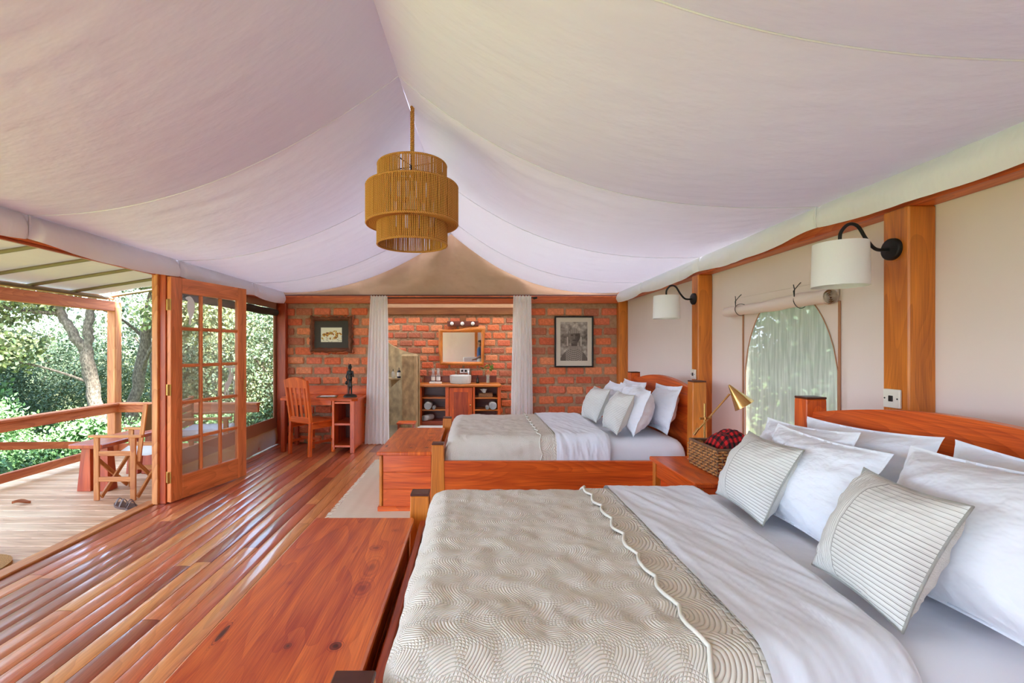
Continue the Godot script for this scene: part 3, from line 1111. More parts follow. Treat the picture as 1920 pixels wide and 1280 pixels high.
func build_door() -> void:
	# a glazed leaf, hinged at the jamb and folded back into the room
	var d := structure("door_1", "open varnished door leaf with fifteen glass panes", "door")
	var a := P(-2.742, 0, 4.245)
	var b := P(-2.50, 0, 5.165)
	var along := (b - a).normalized()
	d.transform = Transform3D(Basis(along, Vector3.UP, along.cross(Vector3.UP)), a)
	var W := a.distance_to(b)
	var H := 2.045
	var T := 0.045
	var y0 := 0.012
	part("stile", MB.new().box(Vector3(0.125, H, T), Vector3(0.0625, y0 + H / 2, 0), 0.004), M.door, d)
	part("stile", MB.new().box(Vector3(0.125, H, T), Vector3(W - 0.0625, y0 + H / 2, 0), 0.004), M.door, d)
	part("top_rail", MB.new().box(Vector3(W - 0.25, 0.14, T), Vector3(W / 2, y0 + H - 0.07, 0), 0.004), M.door, d)
	part("bottom_rail", MB.new().box(Vector3(W - 0.25, 0.215, T), Vector3(W / 2, y0 + 0.1075, 0), 0.004), M.door, d)
	var x0 := 0.125
	var x1 := W - 0.125
	var py0 := y0 + 0.215
	var py1 := y0 + H - 0.14
	var pw := (x1 - x0 - 2 * 0.032) / 3.0
	var ph := (py1 - py0 - 4 * 0.032) / 5.0
	for i in 2:
		part("glazing_bar", MB.new().box(Vector3(0.032, py1 - py0, 0.034), Vector3(x0 + (i + 1) * pw + (i + 0.5) * 0.032, (py0 + py1) / 2, 0), 0.007), M.door, d)
	for j in 4:
		for i in 3:
			part("glazing_bar", MB.new().box(Vector3(pw, 0.032, 0.034), Vector3(x0 + i * (pw + 0.032) + pw / 2, py0 + (j + 1) * ph + (j + 0.5) * 0.032, 0), 0.007), M.door, d)
	var pane := MB.new().box(Vector3(pw, ph, 0.004), Vector3.ZERO, 0.0)
	var pm := pane.mesh()
	for j in 5:
		for i in 3:
			var o := part("pane", pm, M.glass, d)
			o.position = Vector3(x0 + i * (pw + 0.032) + pw / 2, py0 + j * (ph + 0.032) + ph / 2, 0)
			if i == 0 and j == 4:
				part("etched_bird", etched([Vector2(-0.06, 0.12), Vector2(-0.035, 0.135), Vector2(-0.005, 0.14), Vector2(0.02, 0.125), Vector2(0.045, 0.09), Vector2(0.05, 0.02), Vector2(0.03, -0.04), Vector2(0.01, -0.07), Vector2(0.005, -0.13), Vector2(-0.02, -0.13), Vector2(-0.015, -0.06), Vector2(-0.035, 0.0), Vector2(-0.04, 0.06), Vector2(-0.03, 0.10), Vector2(-0.05, 0.105)]), M.etched, o)
			if i == 2 and j == 2:
				part("etched_antelope", etched([Vector2(-0.07, -0.15), Vector2(-0.06, -0.06), Vector2(-0.065, -0.03), Vector2(-0.03, -0.01), Vector2(-0.01, 0.04), Vector2(0.005, 0.09), Vector2(-0.02, 0.10), Vector2(0.0, 0.115), Vector2(0.012, 0.13), Vector2(0.03, 0.115), Vector2(0.025, 0.09), Vector2(0.03, 0.03), Vector2(0.055, 0.06), Vector2(0.06, 0.045), Vector2(0.035, 0.0), Vector2(0.025, -0.04), Vector2(0.0, -0.06), Vector2(-0.015, -0.09), Vector2(-0.005, -0.15), Vector2(-0.025, -0.15), Vector2(-0.035, -0.08), Vector2(-0.05, -0.15)]), M.etched, o)
				part("etched_tree", etched([Vector2(-0.08, 0.135), Vector2(-0.05, 0.15), Vector2(0.07, 0.15), Vector2(0.085, 0.13), Vector2(0.055, 0.125), Vector2(0.05, 0.05), Vector2(0.07, -0.02), Vector2(0.075, -0.15), Vector2(0.09, -0.15), Vector2(0.085, -0.155), Vector2(0.065, -0.155), Vector2(0.06, -0.03), Vector2(0.042, 0.04), Vector2(0.042, 0.122)]), M.etched, o)
	for y: float in [0.24, 1.03, 1.80]:
		var h := MB.new()
		h.box(Vector3(0.004, 0.10, 0.03), Vector3(-0.004, y, -0.012), 0.001)
		h.box(Vector3(0.032, 0.10, 0.004), Vector3(-0.024, y, 0.026), 0.001)
		h.tube(PackedVector3Array([Vector3(-0.008, y - 0.052, 0.028), Vector3(-0.008, y + 0.052, 0.028)]), 0.006, 8)
		part("hinge", h, M.brass_dull, d)
	part("bolt_plate", MB.new().box(Vector3(0.02, 0.14, 0.004), Vector3(W - 0.03, 1.0, T / 2 + 0.001), 0.001), M.brass_dull, d)


func etched(pts: Array) -> MB:
	return MB.new().extrude(PackedVector2Array(pts), 0.001, Vector3(0, 0, 0.004))


# ---------------------------------------------------------------- beds and bedding
func edge_wrap(l: float, r: float) -> Vector2:
	# l: distance along the cloth from a mattress edge, inwards positive -> (distance inwards, drop)
	if l >= r: return Vector2(l, 0.0)
	var a := (r - l) / r
	if a < PI / 2.0: return Vector2(r - r * sin(a), r * (1.0 - cos(a)))
	return Vector2(0.0, r + (a - PI / 2.0) * r)


func drape(s: float, t: float, hw: float, top: float, xa: float, r: float) -> Vector3:
	# a point of cloth on a mattress: s metres from the foot edge, t metres across from the middle; x, y and sideways
	var e := edge_wrap(s - xa, r)
	var k := edge_wrap(hw - absf(t), r)
	var drop := sqrt(e.y * e.y + k.y * k.y)
	return Vector3(xa + e.x, top - drop, signf(t) * (hw - k.x))


func bed_frame(d0: float, label: String) -> void:
	var b := thing("bed", label, "bed", P(0.8, 0, d0))
	var ox := -0.8
	# arched headboard
	var arch := PackedVector2Array()
	arch.append(Vector2(-0.72, 0.25))
	arch.append(Vector2(0.72, 0.25))
	for i in 21:
		var u := lerpf(0.72, -0.72, i / 20.0)
		arch.append(Vector2(u, 1.055 + 0.085 * cos(u / 0.72 * PI / 2.0)))
	var hb := MB.new()
	hb.extrude(arch, 0.045, Vector3(1.885 + ox, 0, 0), Basis(Vector3.UP, -PI / 2))
	for i in hb.uv.size():
		hb.uv[i] = Vector2(hb.v[i].y * 0.8 + 0.11 * d0, hb.v[i].z * 0.8 + 0.3)
	part("headboard", hb, M.orange, b)
	for s: float in [-1.0, 1.0]:
		var post := part("head_post", MB.new().box(Vector3(0.13, 1.125, 0.115), Vector3(1.885 + ox, 0.5625, s * 0.765), 0.006, Basis.IDENTITY, 1, Vector2(0.86, 0.86)), M.amber if s > 0.0 else M.orange, b)
		part("post_cap", MB.new().box(Vector3(0.112, 0.012, 0.099), Vector3(1.885 + ox, 1.13, s * 0.765), 0.004), M.cap, post)
		var foot := part("foot_post", MB.new().box(Vector3(0.125, 0.60, 0.11), Vector3(-0.285 + ox, 0.30, s * 0.745), 0.006, Basis.IDENTITY, 1, Vector2(0.8, 0.85)), M.amber, b)
		part("post_cap", MB.new().box(Vector3(0.1, 0.014, 0.094), Vector3(-0.285 + ox, 0.606, s * 0.745), 0.004), M.cap, foot)
		part("side_rail", MB.new().box(Vector3(2.06, 0.29, 0.035), Vector3(0.79 + ox, 0.32, s * 0.77), 0.005, Basis.IDENTITY, 0), M.orange, b)
	part("footboard", MB.new().box(Vector3(0.032, 0.29, 1.40), Vector3(-0.265 + ox, 0.325, 0), 0.005, Basis.IDENTITY, 2), M.red_wood, b)
	part("slat_base", MB.new().box(Vector3(2.04, 0.03, 1.48), Vector3(0.79 + ox, 0.27, 0), 0.003), M.lintel, b)


func bedding(d0: float, whose: String, lit: String, sd: int, hem_near: float) -> void:
	var nz := noise(1.0, sd, 3)
	var hw := 0.735
	var xa := -0.225
	var top := 0.655
	# mattress in its fitted sheet
	var mt := MB.new()
	mt.grid(90, 60, func(u: float, v: float) -> Vector3:
		var s := lerpf(-0.45, 2.06, u)
		var mid := 0.81
		var q := drape(s if s < mid else 2.0 * mid - s, lerpf(-1.0, 1.0, v), hw - 0.03, top - 0.022, xa + 0.03, 0.10)
		if s > mid: q.x = 2.0 * mid - q.x
		q.y = maxf(q.y, 0.29)
		q.y += 0.0035 * nz.get_noise_2d(q.x * 5.0 + 40.0, q.z * 5.0)
		return Vector3(q.x, q.y, -d0 - q.z), Vector2(2.4, 1.8))
	solo("mattress", mt, M.sheet, "mattress in a white fitted sheet on the %s bed, bare below the pillows" % whose, "mattress", "fitted mattresses")
	# quilt, folded back on itself towards the head
	var qt := thing("quilt", "cream quilted bedspread with a scalloped edge on the %s bed" % whose, "quilt", P(0.2, 0.3, d0), 0.0, "cream bedspreads")
	var qp := qt.position
	var body := MB.new()
	var q_s0 := -0.36
	var q_s1 := 0.60
	body.grid(110, 170, func(u: float, v: float) -> Vector3:
		var s := lerpf(q_s0, q_s1, u)
		var t := lerpf(-0.98, 0.98, v)
		var q := drape(s, t, hw, top, xa, 0.115)
		q.y = maxf(q.y, 0.40)
		var h := 0.010 * nz.get_noise_2d(s * 4.4, t * 4.4) + 0.006 * nz.get_noise_2d(s * 7.0 + 9.0, t * 7.0)
		var side := clampf((top - q.y) / 0.1, 0.0, 1.0)
		q.y += h * (1.0 - side)
		q.z += signf(t) * h * side * 1.2
		q.x -= h * side * (1.0 if s < 0.0 else 0.0)
		return Vector3(q.x, q.y, -d0 - q.z) - qp, Vector2(q_s1 - q_s0, 1.96))
	part("cover", body, M.quilt, qt)
	var scal := func(t: float) -> float: return 0.60 - 0.022 * absf(sin(PI * t / 0.17)) + 0.008 * sin(t * 3.0)
	var bd := MB.new()
	bd.grid(24, 170, func(u: float, v: float) -> Vector3:
		var t := lerpf(-0.97, 0.97, v)
		var s := lerpf(scal.call(t), 0.76, u)
		var q := drape(s, t, hw + 0.004, top + 0.006, xa, 0.115)
		q.y = maxf(q.y, 0.41)
		var h := 0.010 * nz.get_noise_2d(s * 4.4, t * 4.4)
		var side := clampf((top - q.y) / 0.1, 0.0, 1.0)
		q.y += h * (1.0 - side)
		q.z += signf(t) * h * side
		return Vector3(q.x, q.y, -d0 - q.z) - qp, Vector2(1.0, 11.4))
	part("scalloped_border", bd, M.border, qt)
	var cord := PackedVector3Array()
	for i in 481:
		var t := lerpf(-0.97, 0.97, i / 480.0)
		var s: float = scal.call(t)
		var q := drape(s, t, hw + 0.008, top + 0.013, xa, 0.115)
		if q.y < 0.42: continue
		var h := 0.010 * nz.get_noise_2d(s * 4.4, t * 4.4)
		var side := clampf((top - q.y) / 0.1, 0.0, 1.0)
		cord.append(Vector3(q.x, q.y + h * (1.0 - side), -d0 - q.z - signf(t) * h * side) - qp)
	part("cord_edge", MB.new().tube(cord, 0.0065, 6), M.cord, qt)
	# white top sheet turned down
	var sh := MB.new()
	sh.grid(60, 110, func(u: float, v: float) -> Vector3:
		var t := lerpf(-0.97, 0.97, v)
		var s := lerpf(0.715, lerpf(hem_near, 1.235, v), u)
		var q := drape(s, t, hw + 0.010, top + 0.022, xa, 0.12)
		q.y = maxf(q.y, 0.42)
		var side := clampf((top - q.y) / 0.1, 0.0, 1.0)
		# long soft folds that run from the near head end to the far foot end
		var fold := nz.get_noise_2d(s * 5.0 + t * 1.2, t * 1.3 + 20.0) * 0.010 + nz.get_noise_2d(s * 13.0 + t * 4.0, t * 2.5) * 0.0045
		fold *= smoothstep(0.0, 0.1, u)
		q.y += fold * (1.0 - side) - 0.014 * smoothstep(0.93, 1.0, u)
		q.z += signf(t) * (fold * 1.5 + 0.006 * nz.get_noise_2d(s * 22.0, t * 3.0)) * side
		return Vector3(q.x, q.y, -d0 - q.z), Vector2(0.6, 1.9))
	solo("top_sheet", sh, M.white, "white top sheet turned down over the quilt on the %s bed" % whose, "sheet", "turned-down sheets")


func build_beds() -> void:
	bed_frame(1.85, "nearer orange timber bed with arched headboard, filling the front right")
	bed_frame(4.70, "farther orange timber bed with arched headboard, beside the brick wall")
	bedding(1.85, "nearer", "", 101, 1.055)
	bedding(4.70, "farther", "", 131, 1.16)


func build_chests() -> void:
	for k in 2:
		var c: float = [1.831, 4.635][k]
		var b := thing("blanket_chest", ["long varnished wooden chest with knotty lid at the nearer bed's foot", "varnished wooden chest standing on the woven rug at the farther bed's foot"][k], "chest", P(-0.56, 0, c), 0.0, "chests at the foot of the beds")
		var L := 1.25
		var W := 0.515
		var lid := MB.new()
		lid.box(Vector3(W, 0.03, L), Vector3(0, 0.504, 0), 0.009, Basis.IDENTITY, 2)
		for i in lid.uv.size():
			lid.uv[i] = Vector2(lid.v[i].x / W + 0.5, lid.v[i].z / L + 0.5)
		part("lid", lid, M.lid, b)
		for j in 3:
			var y0: float = [0.045, 0.195, 0.34][j]
			var y1: float = [0.194, 0.339, 0.488][j]
			for s: float in [-1.0, 1.0]:
				part("end_board", MB.new().box(Vector3(W - 0.10, y1 - y0, 0.022), Vector3(0.0, (y0 + y1) / 2, s * (L / 2 - 0.045)), 0.003, Basis.IDENTITY, 0), M.orange, b)
				part("side_board", MB.new().box(Vector3(0.022, y1 - y0, L - 0.112), Vector3(s * (W / 2 - 0.04), (y0 + y1) / 2, 0), 0.003, Basis.IDENTITY, 2), M.orange, b)
		for sx: float in [-1.0, 1.0]:
			for sz: float in [-1.0, 1.0]:
				part("corner_stile", MB.new().box(Vector3(0.026, 0.47, 0.032), Vector3(sx * (W / 2 - 0.033), 0.25, sz * (L / 2 - 0.04)), 0.006), M.amber, b)
		part("plinth", MB.new().box(Vector3(W - 0.012, 0.05, L - 0.02), Vector3(0, 0.025, 0), 0.008, Basis.IDENTITY, 0), M.orange, b)
		part("floor_board", MB.new().box(Vector3(W - 0.12, 0.02, L - 0.12), Vector3(0, 0.06, 0), 0.002), M.lintel, b)
	# the pale woven rug
	var rug := thing("rug", "pale beige woven rug on the floor under the farther chest", "rug", P(-0.76, 0, 4.3))
	var m := MB.new()
	var nz := noise(2.0, 17, 2)
	m.grid(16, 120, func(u: float, v: float) -> Vector3:
		var z := lerpf(-1.6, 1.6, v)
		return Vector3(lerpf(-0.42, 0.42, u) + 0.006 * nz.get_noise_2d(z * 2.0, 0), 0.010 + 0.0025 * nz.get_noise_2d(u * 3.0, z * 3.0), -z), Vector2(0.84, 3.2))
	part("weave", m, M.rug, rug)
	part("backing", MB.new().box(Vector3(0.83, 0.006, 3.18), Vector3(0, 0.004, 0), 0.0), M.rug, rug)
	var fr := MB.new()
	for i in 150:
		var z := lerpf(-1.6, 1.6, i / 149.0) + rng.randf_range(-0.006, 0.006)
		fr.tube(PackedVector3Array([Vector3(-0.42, 0.01, z), Vector3(-0.44, 0.007, z + rng.randf_range(-0.006, 0.006)), Vector3(-0.455 - rng.randf() * 0.01, 0.004, z + rng.randf_range(-0.012, 0.012))]), 0.0025, 4, false)
	part("fringe", fr, M.rug, rug, "stuff")


func cushion(w: float, h: float, th: float, sd: int, puff := 2.2, flange := 0.0, wr := 1.0) -> Array:
	# front and back meshes of a stuffed pillow in its own axes: x across, y up from its lower edge, z out of its front
	var nz := noise(1.0, sd, 3)
	var out := []
	for s: float in [1.0, -1.0]:
		var m := MB.new()
		m.grid(44, 44, func(u: float, v: float) -> Vector3:
			var a := (u * 2.0 - 1.0) * s
			var b := v * 2.0 - 1.0
			# corners stand out in points, sides draw in
			var pull := 0.085
			var x := a * (1.0 - pull * (1.0 - b * b) * absf(a)) * w / 2
			var y := b * (1.0 - pull * (1.0 - a * a) * absf(b)) * h / 2
			var fa := 1.0
			var fb := 1.0
			if flange > 0.0:
				fa = 1.0 - flange / w * 2.0
				fb = 1.0 - flange / h * 2.0
			var ea := maxf(0.0, 1.0 - pow(minf(1.0, absf(a) / fa), puff))
			var eb := maxf(0.0, 1.0 - pow(minf(1.0, absf(b) / fb), puff))
			var z := th / 2 * pow(ea * eb, 0.6)
			var edge := 1.0 - ea * eb
			var crease := nz.get_noise_2d(a * 2.0 + 3.0, b * 2.0 + s) * 0.014 + absf(nz.get_noise_2d(a * 4.5 + b * 2.0, b * 4.0 - a + s * 7.0)) * -0.012 * edge
			z += crease * wr * (0.35 + edge) * minf(1.0, 6.0 * ea * eb)
			z += 0.01 * wr * nz.get_noise_2d(a * 1.4, b * 1.4 + 8.0) * edge * s
			return Vector3(x, y + h / 2, z * s))
		out.append(m)
	return out


func lay_pillow(o: Node3D, bottom: Vector3, lean: float, yaw: float, roll := 0.0) -> void:
	# bottom: middle of the lower edge; lean back towards the headboard; yaw turns its face
	var b := Basis(Vector3(0, 0, 1), Vector3(0, 1, 0), Vector3(-1, 0, 0))
	b = Basis(Vector3.UP, yaw) * Basis(Vector3(0, 0, 1), -lean) * b * Basis(Vector3(0, 0, 1), roll)
	o.transform = Transform3D(b, bottom)


func pillow(label: String, x: float, d: float, y: float, w: float, h: float, th: float, lean: float, yaw: float, roll: float, sd: int, group: String, flange := 0.015) -> void:
	var o := thing("pillow", label, "pillow", Vector3.ZERO, 0.0, group)
	lay_pillow(o, P(x, y, d), deg_to_rad(lean), deg_to_rad(yaw), deg_to_rad(roll))
	var m := cushion(w, h, th, sd, 2.3, flange, 1.0)
	part("case_front", m[0], M.white_pillow, o)
	part("case_back", m[1], M.white_pillow, o)


func scatter(label: String, x: float, d: float, y: float, w: float, h: float, lean: float, yaw: float, roll: float, sd: int, flip: bool) -> void:
	var o := thing("cushion", label, "cushion", Vector3.ZERO, 0.0, "striped scatter cushions")
	lay_pillow(o, P(x, y, d), deg_to_rad(lean), deg_to_rad(yaw), deg_to_rad(roll))
	var m := cushion(w, h, 0.20, sd, 2.2, 0.0, 0.7)
	if flip:
		for i in m[0].uv.size(): m[0].uv[i] = Vector2(1.0 - m[0].uv[i].x, m[0].uv[i].y)
	part("striped_front", m[0], M.stripes, o)
	part("plain_back", m[1], M.stripe_back, o)
	var loop := PackedVector3Array()
	for i in 81:
		var t := i / 80.0 * 4.0
		var k := int(t) % 4
		var f := t - floorf(t)
		var a := 0.0
		var b := 0.0
		match k:
			0: a = -1 + 2 * f; b = -1
			1: a = 1; b = -1 + 2 * f
			2: a = 1 - 2 * f; b = 1
			3: a = -1; b = 1 - 2 * f
		loop.append(Vector3(a * (1.0 - 0.085 * (1.0 - b * b)) * w / 2, b * (1.0 - 0.085 * (1.0 - a * a)) * h / 2 + h / 2, 0))
	part("piping", MB.new().tube(loop, 0.004, 5, false), M.stripe_back, o)


func build_pillows() -> void:
	var y := 0.655
	var g1 := "white pillows on the nearer bed"
	pillow("white pillow against the nearer headboard, beside the bedside table end", 1.64, 2.06, y, 0.70, 0.42, 0.20, 13, 0, 2, 301, g1)
	pillow("white pillow against the nearer headboard at the right edge of view", 1.64, 1.36, y, 0.70, 0.42, 0.20, 14, 0, -2, 302, g1)
	pillow("white pillow behind the smaller-looking striped cushion, its corner past the headboard post", 1.44, 2.22, y, 0.66, 0.42, 0.20, 22, -4, 3, 303, g1)
	pillow("plump white pillow leaning between the two striped cushions of the nearer bed", 1.32, 2.00, y, 0.60, 0.42, 0.18, 27, 4, -2, 304, g1)
	pillow("large white pillow behind the nearest striped cushion, at right", 1.34, 1.30, y, 0.72, 0.47, 0.28, 27, -3, 3, 305, g1)
	scatter("grey-striped cream cushion nearest the view, in the front right", 1.135, 1.405, y + 0.012, 0.39, 0.37, 26, -7, 0, 311, false)
	scatter("grey-striped cream cushion on the nearer bed beside the basket", 1.222, 2.165, y + 0.012, 0.45, 0.355, 27, -5, 0, 312, false)
	var g2 := "white pillows on the farther bed"
	pillow("white flanged pillow leaning on the farther headboard's near end", 1.68, 4.32, y, 0.68, 0.44, 0.20, 17, -4, 2, 321, g2, 0.045)
	pillow("white pillow upright against the farther headboard's brick wall end", 1.66, 5.04, y, 0.68, 0.42, 0.20, 12, 0, 0, 322, g2)
	pillow("white pillow in the middle of the stack on the farther bed", 1.50, 4.78, y, 0.64, 0.42, 0.20, 20, 3, 2, 323, g2)
	pillow("white pillow half hidden behind the striped cushion nearest the brick wall", 1.42, 5.12, y, 0.60, 0.42, 0.20, 24, 0, 0, 324, g2)
	pillow("plump white pillow in front of the flanged pillow on the farther bed", 1.42, 4.26, y, 0.56, 0.43, 0.26, 20, -10, -3, 325, g2)
	scatter("grey-striped cream cushion on the farther bed, nearest the brick wall", 1.21, 4.88, y + 0.012, 0.44, 0.36, 24, 6, 0, 331, false)
	scatter("grey-striped cream cushion standing in the middle of the farther bed", 1.235, 4.22, y + 0.012, 0.44, 0.37, 24, 0, 0, 332, false)


# ---------------------------------------------------------------- between the beds
func build_bedside() -> void:
	var t := thing("bedside_table", "varnished red wood bedside table between the two beds", "table", P(1.59, 0, 3.15))
	part("tabletop", MB.new().box(Vector3(0.53, 0.03, 0.72), Vector3(0, 0.585, 0), 0.006, Basis.IDENTITY, 2), M.desk, t)
	for sx: float in [-1.0, 1.0]:
		for sz: float in [-1.0, 1.0]:
			part("leg", MB.new().box(Vector3(0.045, 0.57, 0.045), Vector3(sx * 0.225, 0.285, sz * 0.32), 0.004), M.amber, t)
		part("apron", MB.new().box(Vector3(0.02, 0.10, 0.595), Vector3(sx * 0.225, 0.51, 0), 0.003, Basis.IDENTITY, 2), M.orange, t)
	for sz: float in [-1.0, 1.0]:
		part("apron", MB.new().box(Vector3(0.405, 0.10, 0.02), Vector3(0, 0.51, sz * 0.32), 0.003, Basis.IDENTITY, 0), M.orange, t)
	part("lower_shelf", MB.new().box(Vector3(0.43, 0.02, 0.62), Vector3(0, 0.16, 0), 0.003, Basis.IDENTITY, 2), M.desk, t)

	# open wicker basket
	var b := thing("basket", "open rectangular woven basket on the bedside table", "basket", P(1.675, 0.601, 3.11))
	var hx := 0.145
	var hz := 0.185
	var hgt := 0.165
	var per := [Vector2(-hx, -hz), Vector2(-hx, hz), Vector2(hx, hz), Vector2(hx, -hz)]
	var stakes := []
	for k in 4:
		var a: Vector2 = per[k]
		var c: Vector2 = per[(k + 1) % 4]
		var cnt := int(round(a.distance_to(c) / 0.031))
		for i in cnt: stakes.append(a.lerp(c, float(i) / cnt))
	var sm := MB.new()
	for q in stakes:
		sm.box(Vector3(0.009, hgt, 0.009), Vector3(q.x, hgt / 2, q.y), 0.002)
	part("stakes", sm, M.wicker_dark, b)
	var n := stakes.size()
	for row in 9:
		var wm := MB.new()
		var y := 0.009 + row * (hgt - 0.018) / 8.0
		var pts := PackedVector3Array()
		for i in n + 1:
			for half in 2:
				if i == n and half == 1: break
				var p: Vector2 = stakes[i % n]
				if half: p = (p + (stakes[(i + 1) % n] as Vector2)) / 2
				var o := Vector2(signf(p.x) if absf(p.x) > hx - 0.002 else 0.0, signf(p.y) if absf(p.y) > hz - 0.002 else 0.0)
				var s := 0.0 if half else (0.0085 if (i + row) % 2 else -0.0085)
				var q := p + o * s
				pts.append(Vector3(q.x, y + 0.001 * sin(i * 3.0 + row), q.y))
		wm.tube(pts, 0.0075, 6, false)
		part("weaver", wm, M.wicker, b)
	var rim := PackedVector3Array()
	for k in 5:
		var c: Vector2 = per[k % 4]
		rim.append(Vector3(c.x, hgt + 0.003, c.y))
	var rm := MB.new()
	for k in 4: rm.tube(PackedVector3Array([rim[k], rim[k + 1]]), 0.009, 7)
	part("rim", rm, M.wicker_dark, b)
	part("base", MB.new().box(Vector3(2 * hx - 0.01, 0.006, 2 * hz - 0.01), Vector3(0, 0.004, 0), 0.0), M.wicker_dark, b)
	# red checked blanket bundled in it
	var pm := MB.new()
	var nz := noise(1.0, 401, 3)
	pm.grid(40, 30, func(u: float, v: float) -> Vector3:
		var a := (u * 2.0 - 1.0)
		var c := (v * 2.0 - 1.0)
		var e := pow(maxf(0.0, (1.0 - pow(absf(a), 3.0)) * (1.0 - pow(absf(c), 3.0))), 0.5)
		return Vector3(a * 0.13 + 0.02 * e, 0.02 + e * 0.22 + 0.03 * a + 0.018 * nz.get_noise_2d(a * 2.0, c * 2.0) * e, c * -0.165))
	solo("plaid_blanket", pm, M.plaid, "red and black checked blanket bundled in the basket", "blanket", "", P(1.675, 0.615, 3.11))

	# brass reading lamp
	var l := thing("table_lamp", "brass reading lamp with a cone shade behind the basket", "lamp", P(1.70, 0.6, 3.40))
	part("base", MB.new().lathe([Vector2(0, 0), Vector2(0.075, 0), Vector2(0.075, 0), Vector2(0.075, 0.012), Vector2(0.072, 0.016), Vector2(0, 0.018)], 28), M.brass, l)
	part("upright", MB.new().tube(PackedVector3Array([Vector3(-0.015, 0.015, 0), Vector3(-0.015, 0.405, 0)]), 0.0065, 10), M.brass, l)
	var joint := Vector3(-0.015, 0.30, 0.012)
	var a0 := joint + Vector3(-0.08, -0.115, 0)
	var a1 := joint + Vector3(0.175, 0.175, 0.0)
	part("arm", MB.new().tube(PackedVector3Array([a0, a1]), 0.0065, 10), M.brass, l)
	part("counterweight", MB.new().tube(PackedVector3Array([a0 - Vector3(0.004, 0.006, 0), a0 + Vector3(0.03, 0.042, 0)]), 0.0105, 10), M.brass, l)
	var jm := MB.new()
	jm.tube(PackedVector3Array([joint - Vector3(0.04, 0.002, 0), joint + Vector3(0.04, 0.002, 0)]), 0.008, 10)
	jm.box(Vector3(0.022, 0.022, 0.03), joint, 0.004)
	part("clamp", jm, M.brass, l)
	var apex := a1 + Vector3(-0.005, 0.065, 0)
	var dir := Vector3(0.17, -0.29, 0.10).normalized()
	var rt := rot_to(-dir)
	part("cone_shade", MB.new().lathe([Vector2(0.070, -0.175), Vector2(0.0705, -0.173), Vector2(0.006, 0.0), Vector2(0.0, 0.002)], 32, apex, rt).lathe([Vector2(0.0, -0.012), Vector2(0.005, -0.012), Vector2(0.068, -0.175), Vector2(0.070, -0.175)], 32, apex, rt), M.brass, l)
	part("bulb", MB.new().lathe([Vector2(0, -0.165), Vector2(0.018, -0.162), Vector2(0.028, -0.145), Vector2(0.024, -0.125), Vector2(0.012, -0.10), Vector2(0.012, -0.06)], 16, apex, rt), M.bulb, l)


func build_lamps() -> void:
	for k in 2:
		var d: float = [2.405, 4.555][k]
		var y: float = [1.91, 1.885][k]
		var s := thing("wall_lamp", ["wall lamp with white drum shade on the nearer tall post", "wall lamp with white drum shade above the farther bed"][k], "lamp", P(2.157, y, d), 0.0, "swan-neck wall lamps")
		part("wall_plate", MB.new().lathe([Vector2(0, 0), Vector2(0.056, 0), Vector2(0.056, 0), Vector2(0.055, 0.016), Vector2(0.048, 0.022), Vector2(0, 0.024)], 28, Vector3.ZERO, rot_to(Vector3.LEFT)), M.iron, s)
		var path := PackedVector3Array()
		var cv := Curve3D.new()
		for q in [Vector2(-0.01, 0.0), Vector2(-0.085, 0.0), Vector2(-0.135, 0.05), Vector2(-0.18, 0.118), Vector2(-0.228, 0.128), Vector2(-0.268, 0.085), Vector2(-0.271, 0.03)]:
			cv.add_point(Vector3(q.x, q.y, 0))
		for i in range(1, cv.point_count - 1):
			var t := (cv.get_point_position(i + 1) - cv.get_point_position(i - 1)) * 0.18
			cv.set_point_in(i, -t)
			cv.set_point_out(i, t)
		for i in 33: path.append(cv.sample_baked(cv.get_baked_length() * i / 32.0, true))
		part("swan_neck", MB.new().tube(path, 0.0085, 10), M.iron, s)
		var sh := MB.new()
		sh.lathe([Vector2(0.123, -0.19), Vector2(0.118, 0.03)], 48, Vector3(-0.271, 0, 0))
		sh.lathe([Vector2(0.1165, 0.03), Vector2(0.1215, -0.19)], 48, Vector3(-0.271, 0, 0))
		sh.lathe([Vector2(0.1215, -0.19), Vector2(0.123, -0.19)], 48, Vector3(-0.271, 0, 0))
		sh.lathe([Vector2(0.118, 0.03), Vector2(0.1165, 0.03)], 48, Vector3(-0.271, 0, 0))
		part("drum_shade", sh, M.shade, s)
		var sp := MB.new()
		sp.tube(PackedVector3Array([Vector3(-0.271, 0.03, 0), Vector3(-0.271, -0.04, 0)]), 0.014, 10)
		for a in 3:
			sp.tube(PackedVector3Array([Vector3(-0.271, 0.02, 0), Vector3(-0.271 + 0.116 * cos(a * TAU / 3), 0.022, 0.116 * sin(a * TAU / 3))]), 0.002, 4)
		part("lamp_holder", sp, M.iron, s)
		part("bulb", MB.new().lathe([Vector2(0, -0.125), Vector2(0.022, -0.118), Vector2(0.03, -0.095), Vector2(0.022, -0.065), Vector2(0.013, -0.04)], 16, Vector3(-0.271, 0, 0)), M.bulb, s)
	for k in 2:
		var w := thing("light_switch", ["square light switch on the nearer tall post above the headboard", "square light switch on the post beside the farther headboard"][k], "switch", P(2.155, [1.147, 1.155][k], [2.40, 4.555][k]), 0.0, "light switches on the posts")
		part("plate", MB.new().box(Vector3(0.014, 0.095, 0.095), Vector3(-0.006, 0, 0), 0.004), M.plastic, w)
		part("rocker", MB.new().box(Vector3(0.008, 0.03, 0.022), Vector3(-0.015, 0, 0), 0.002), M.black, w)
		for z: float in [-0.036, 0.036]:
			part("screw", MB.new().lathe([Vector2(0.004, 0), Vector2(0.004, 0.002), Vector2(0, 0.003)], 8, Vector3(-0.013, 0, z), rot_to(Vector3.LEFT)), M.iron, w)


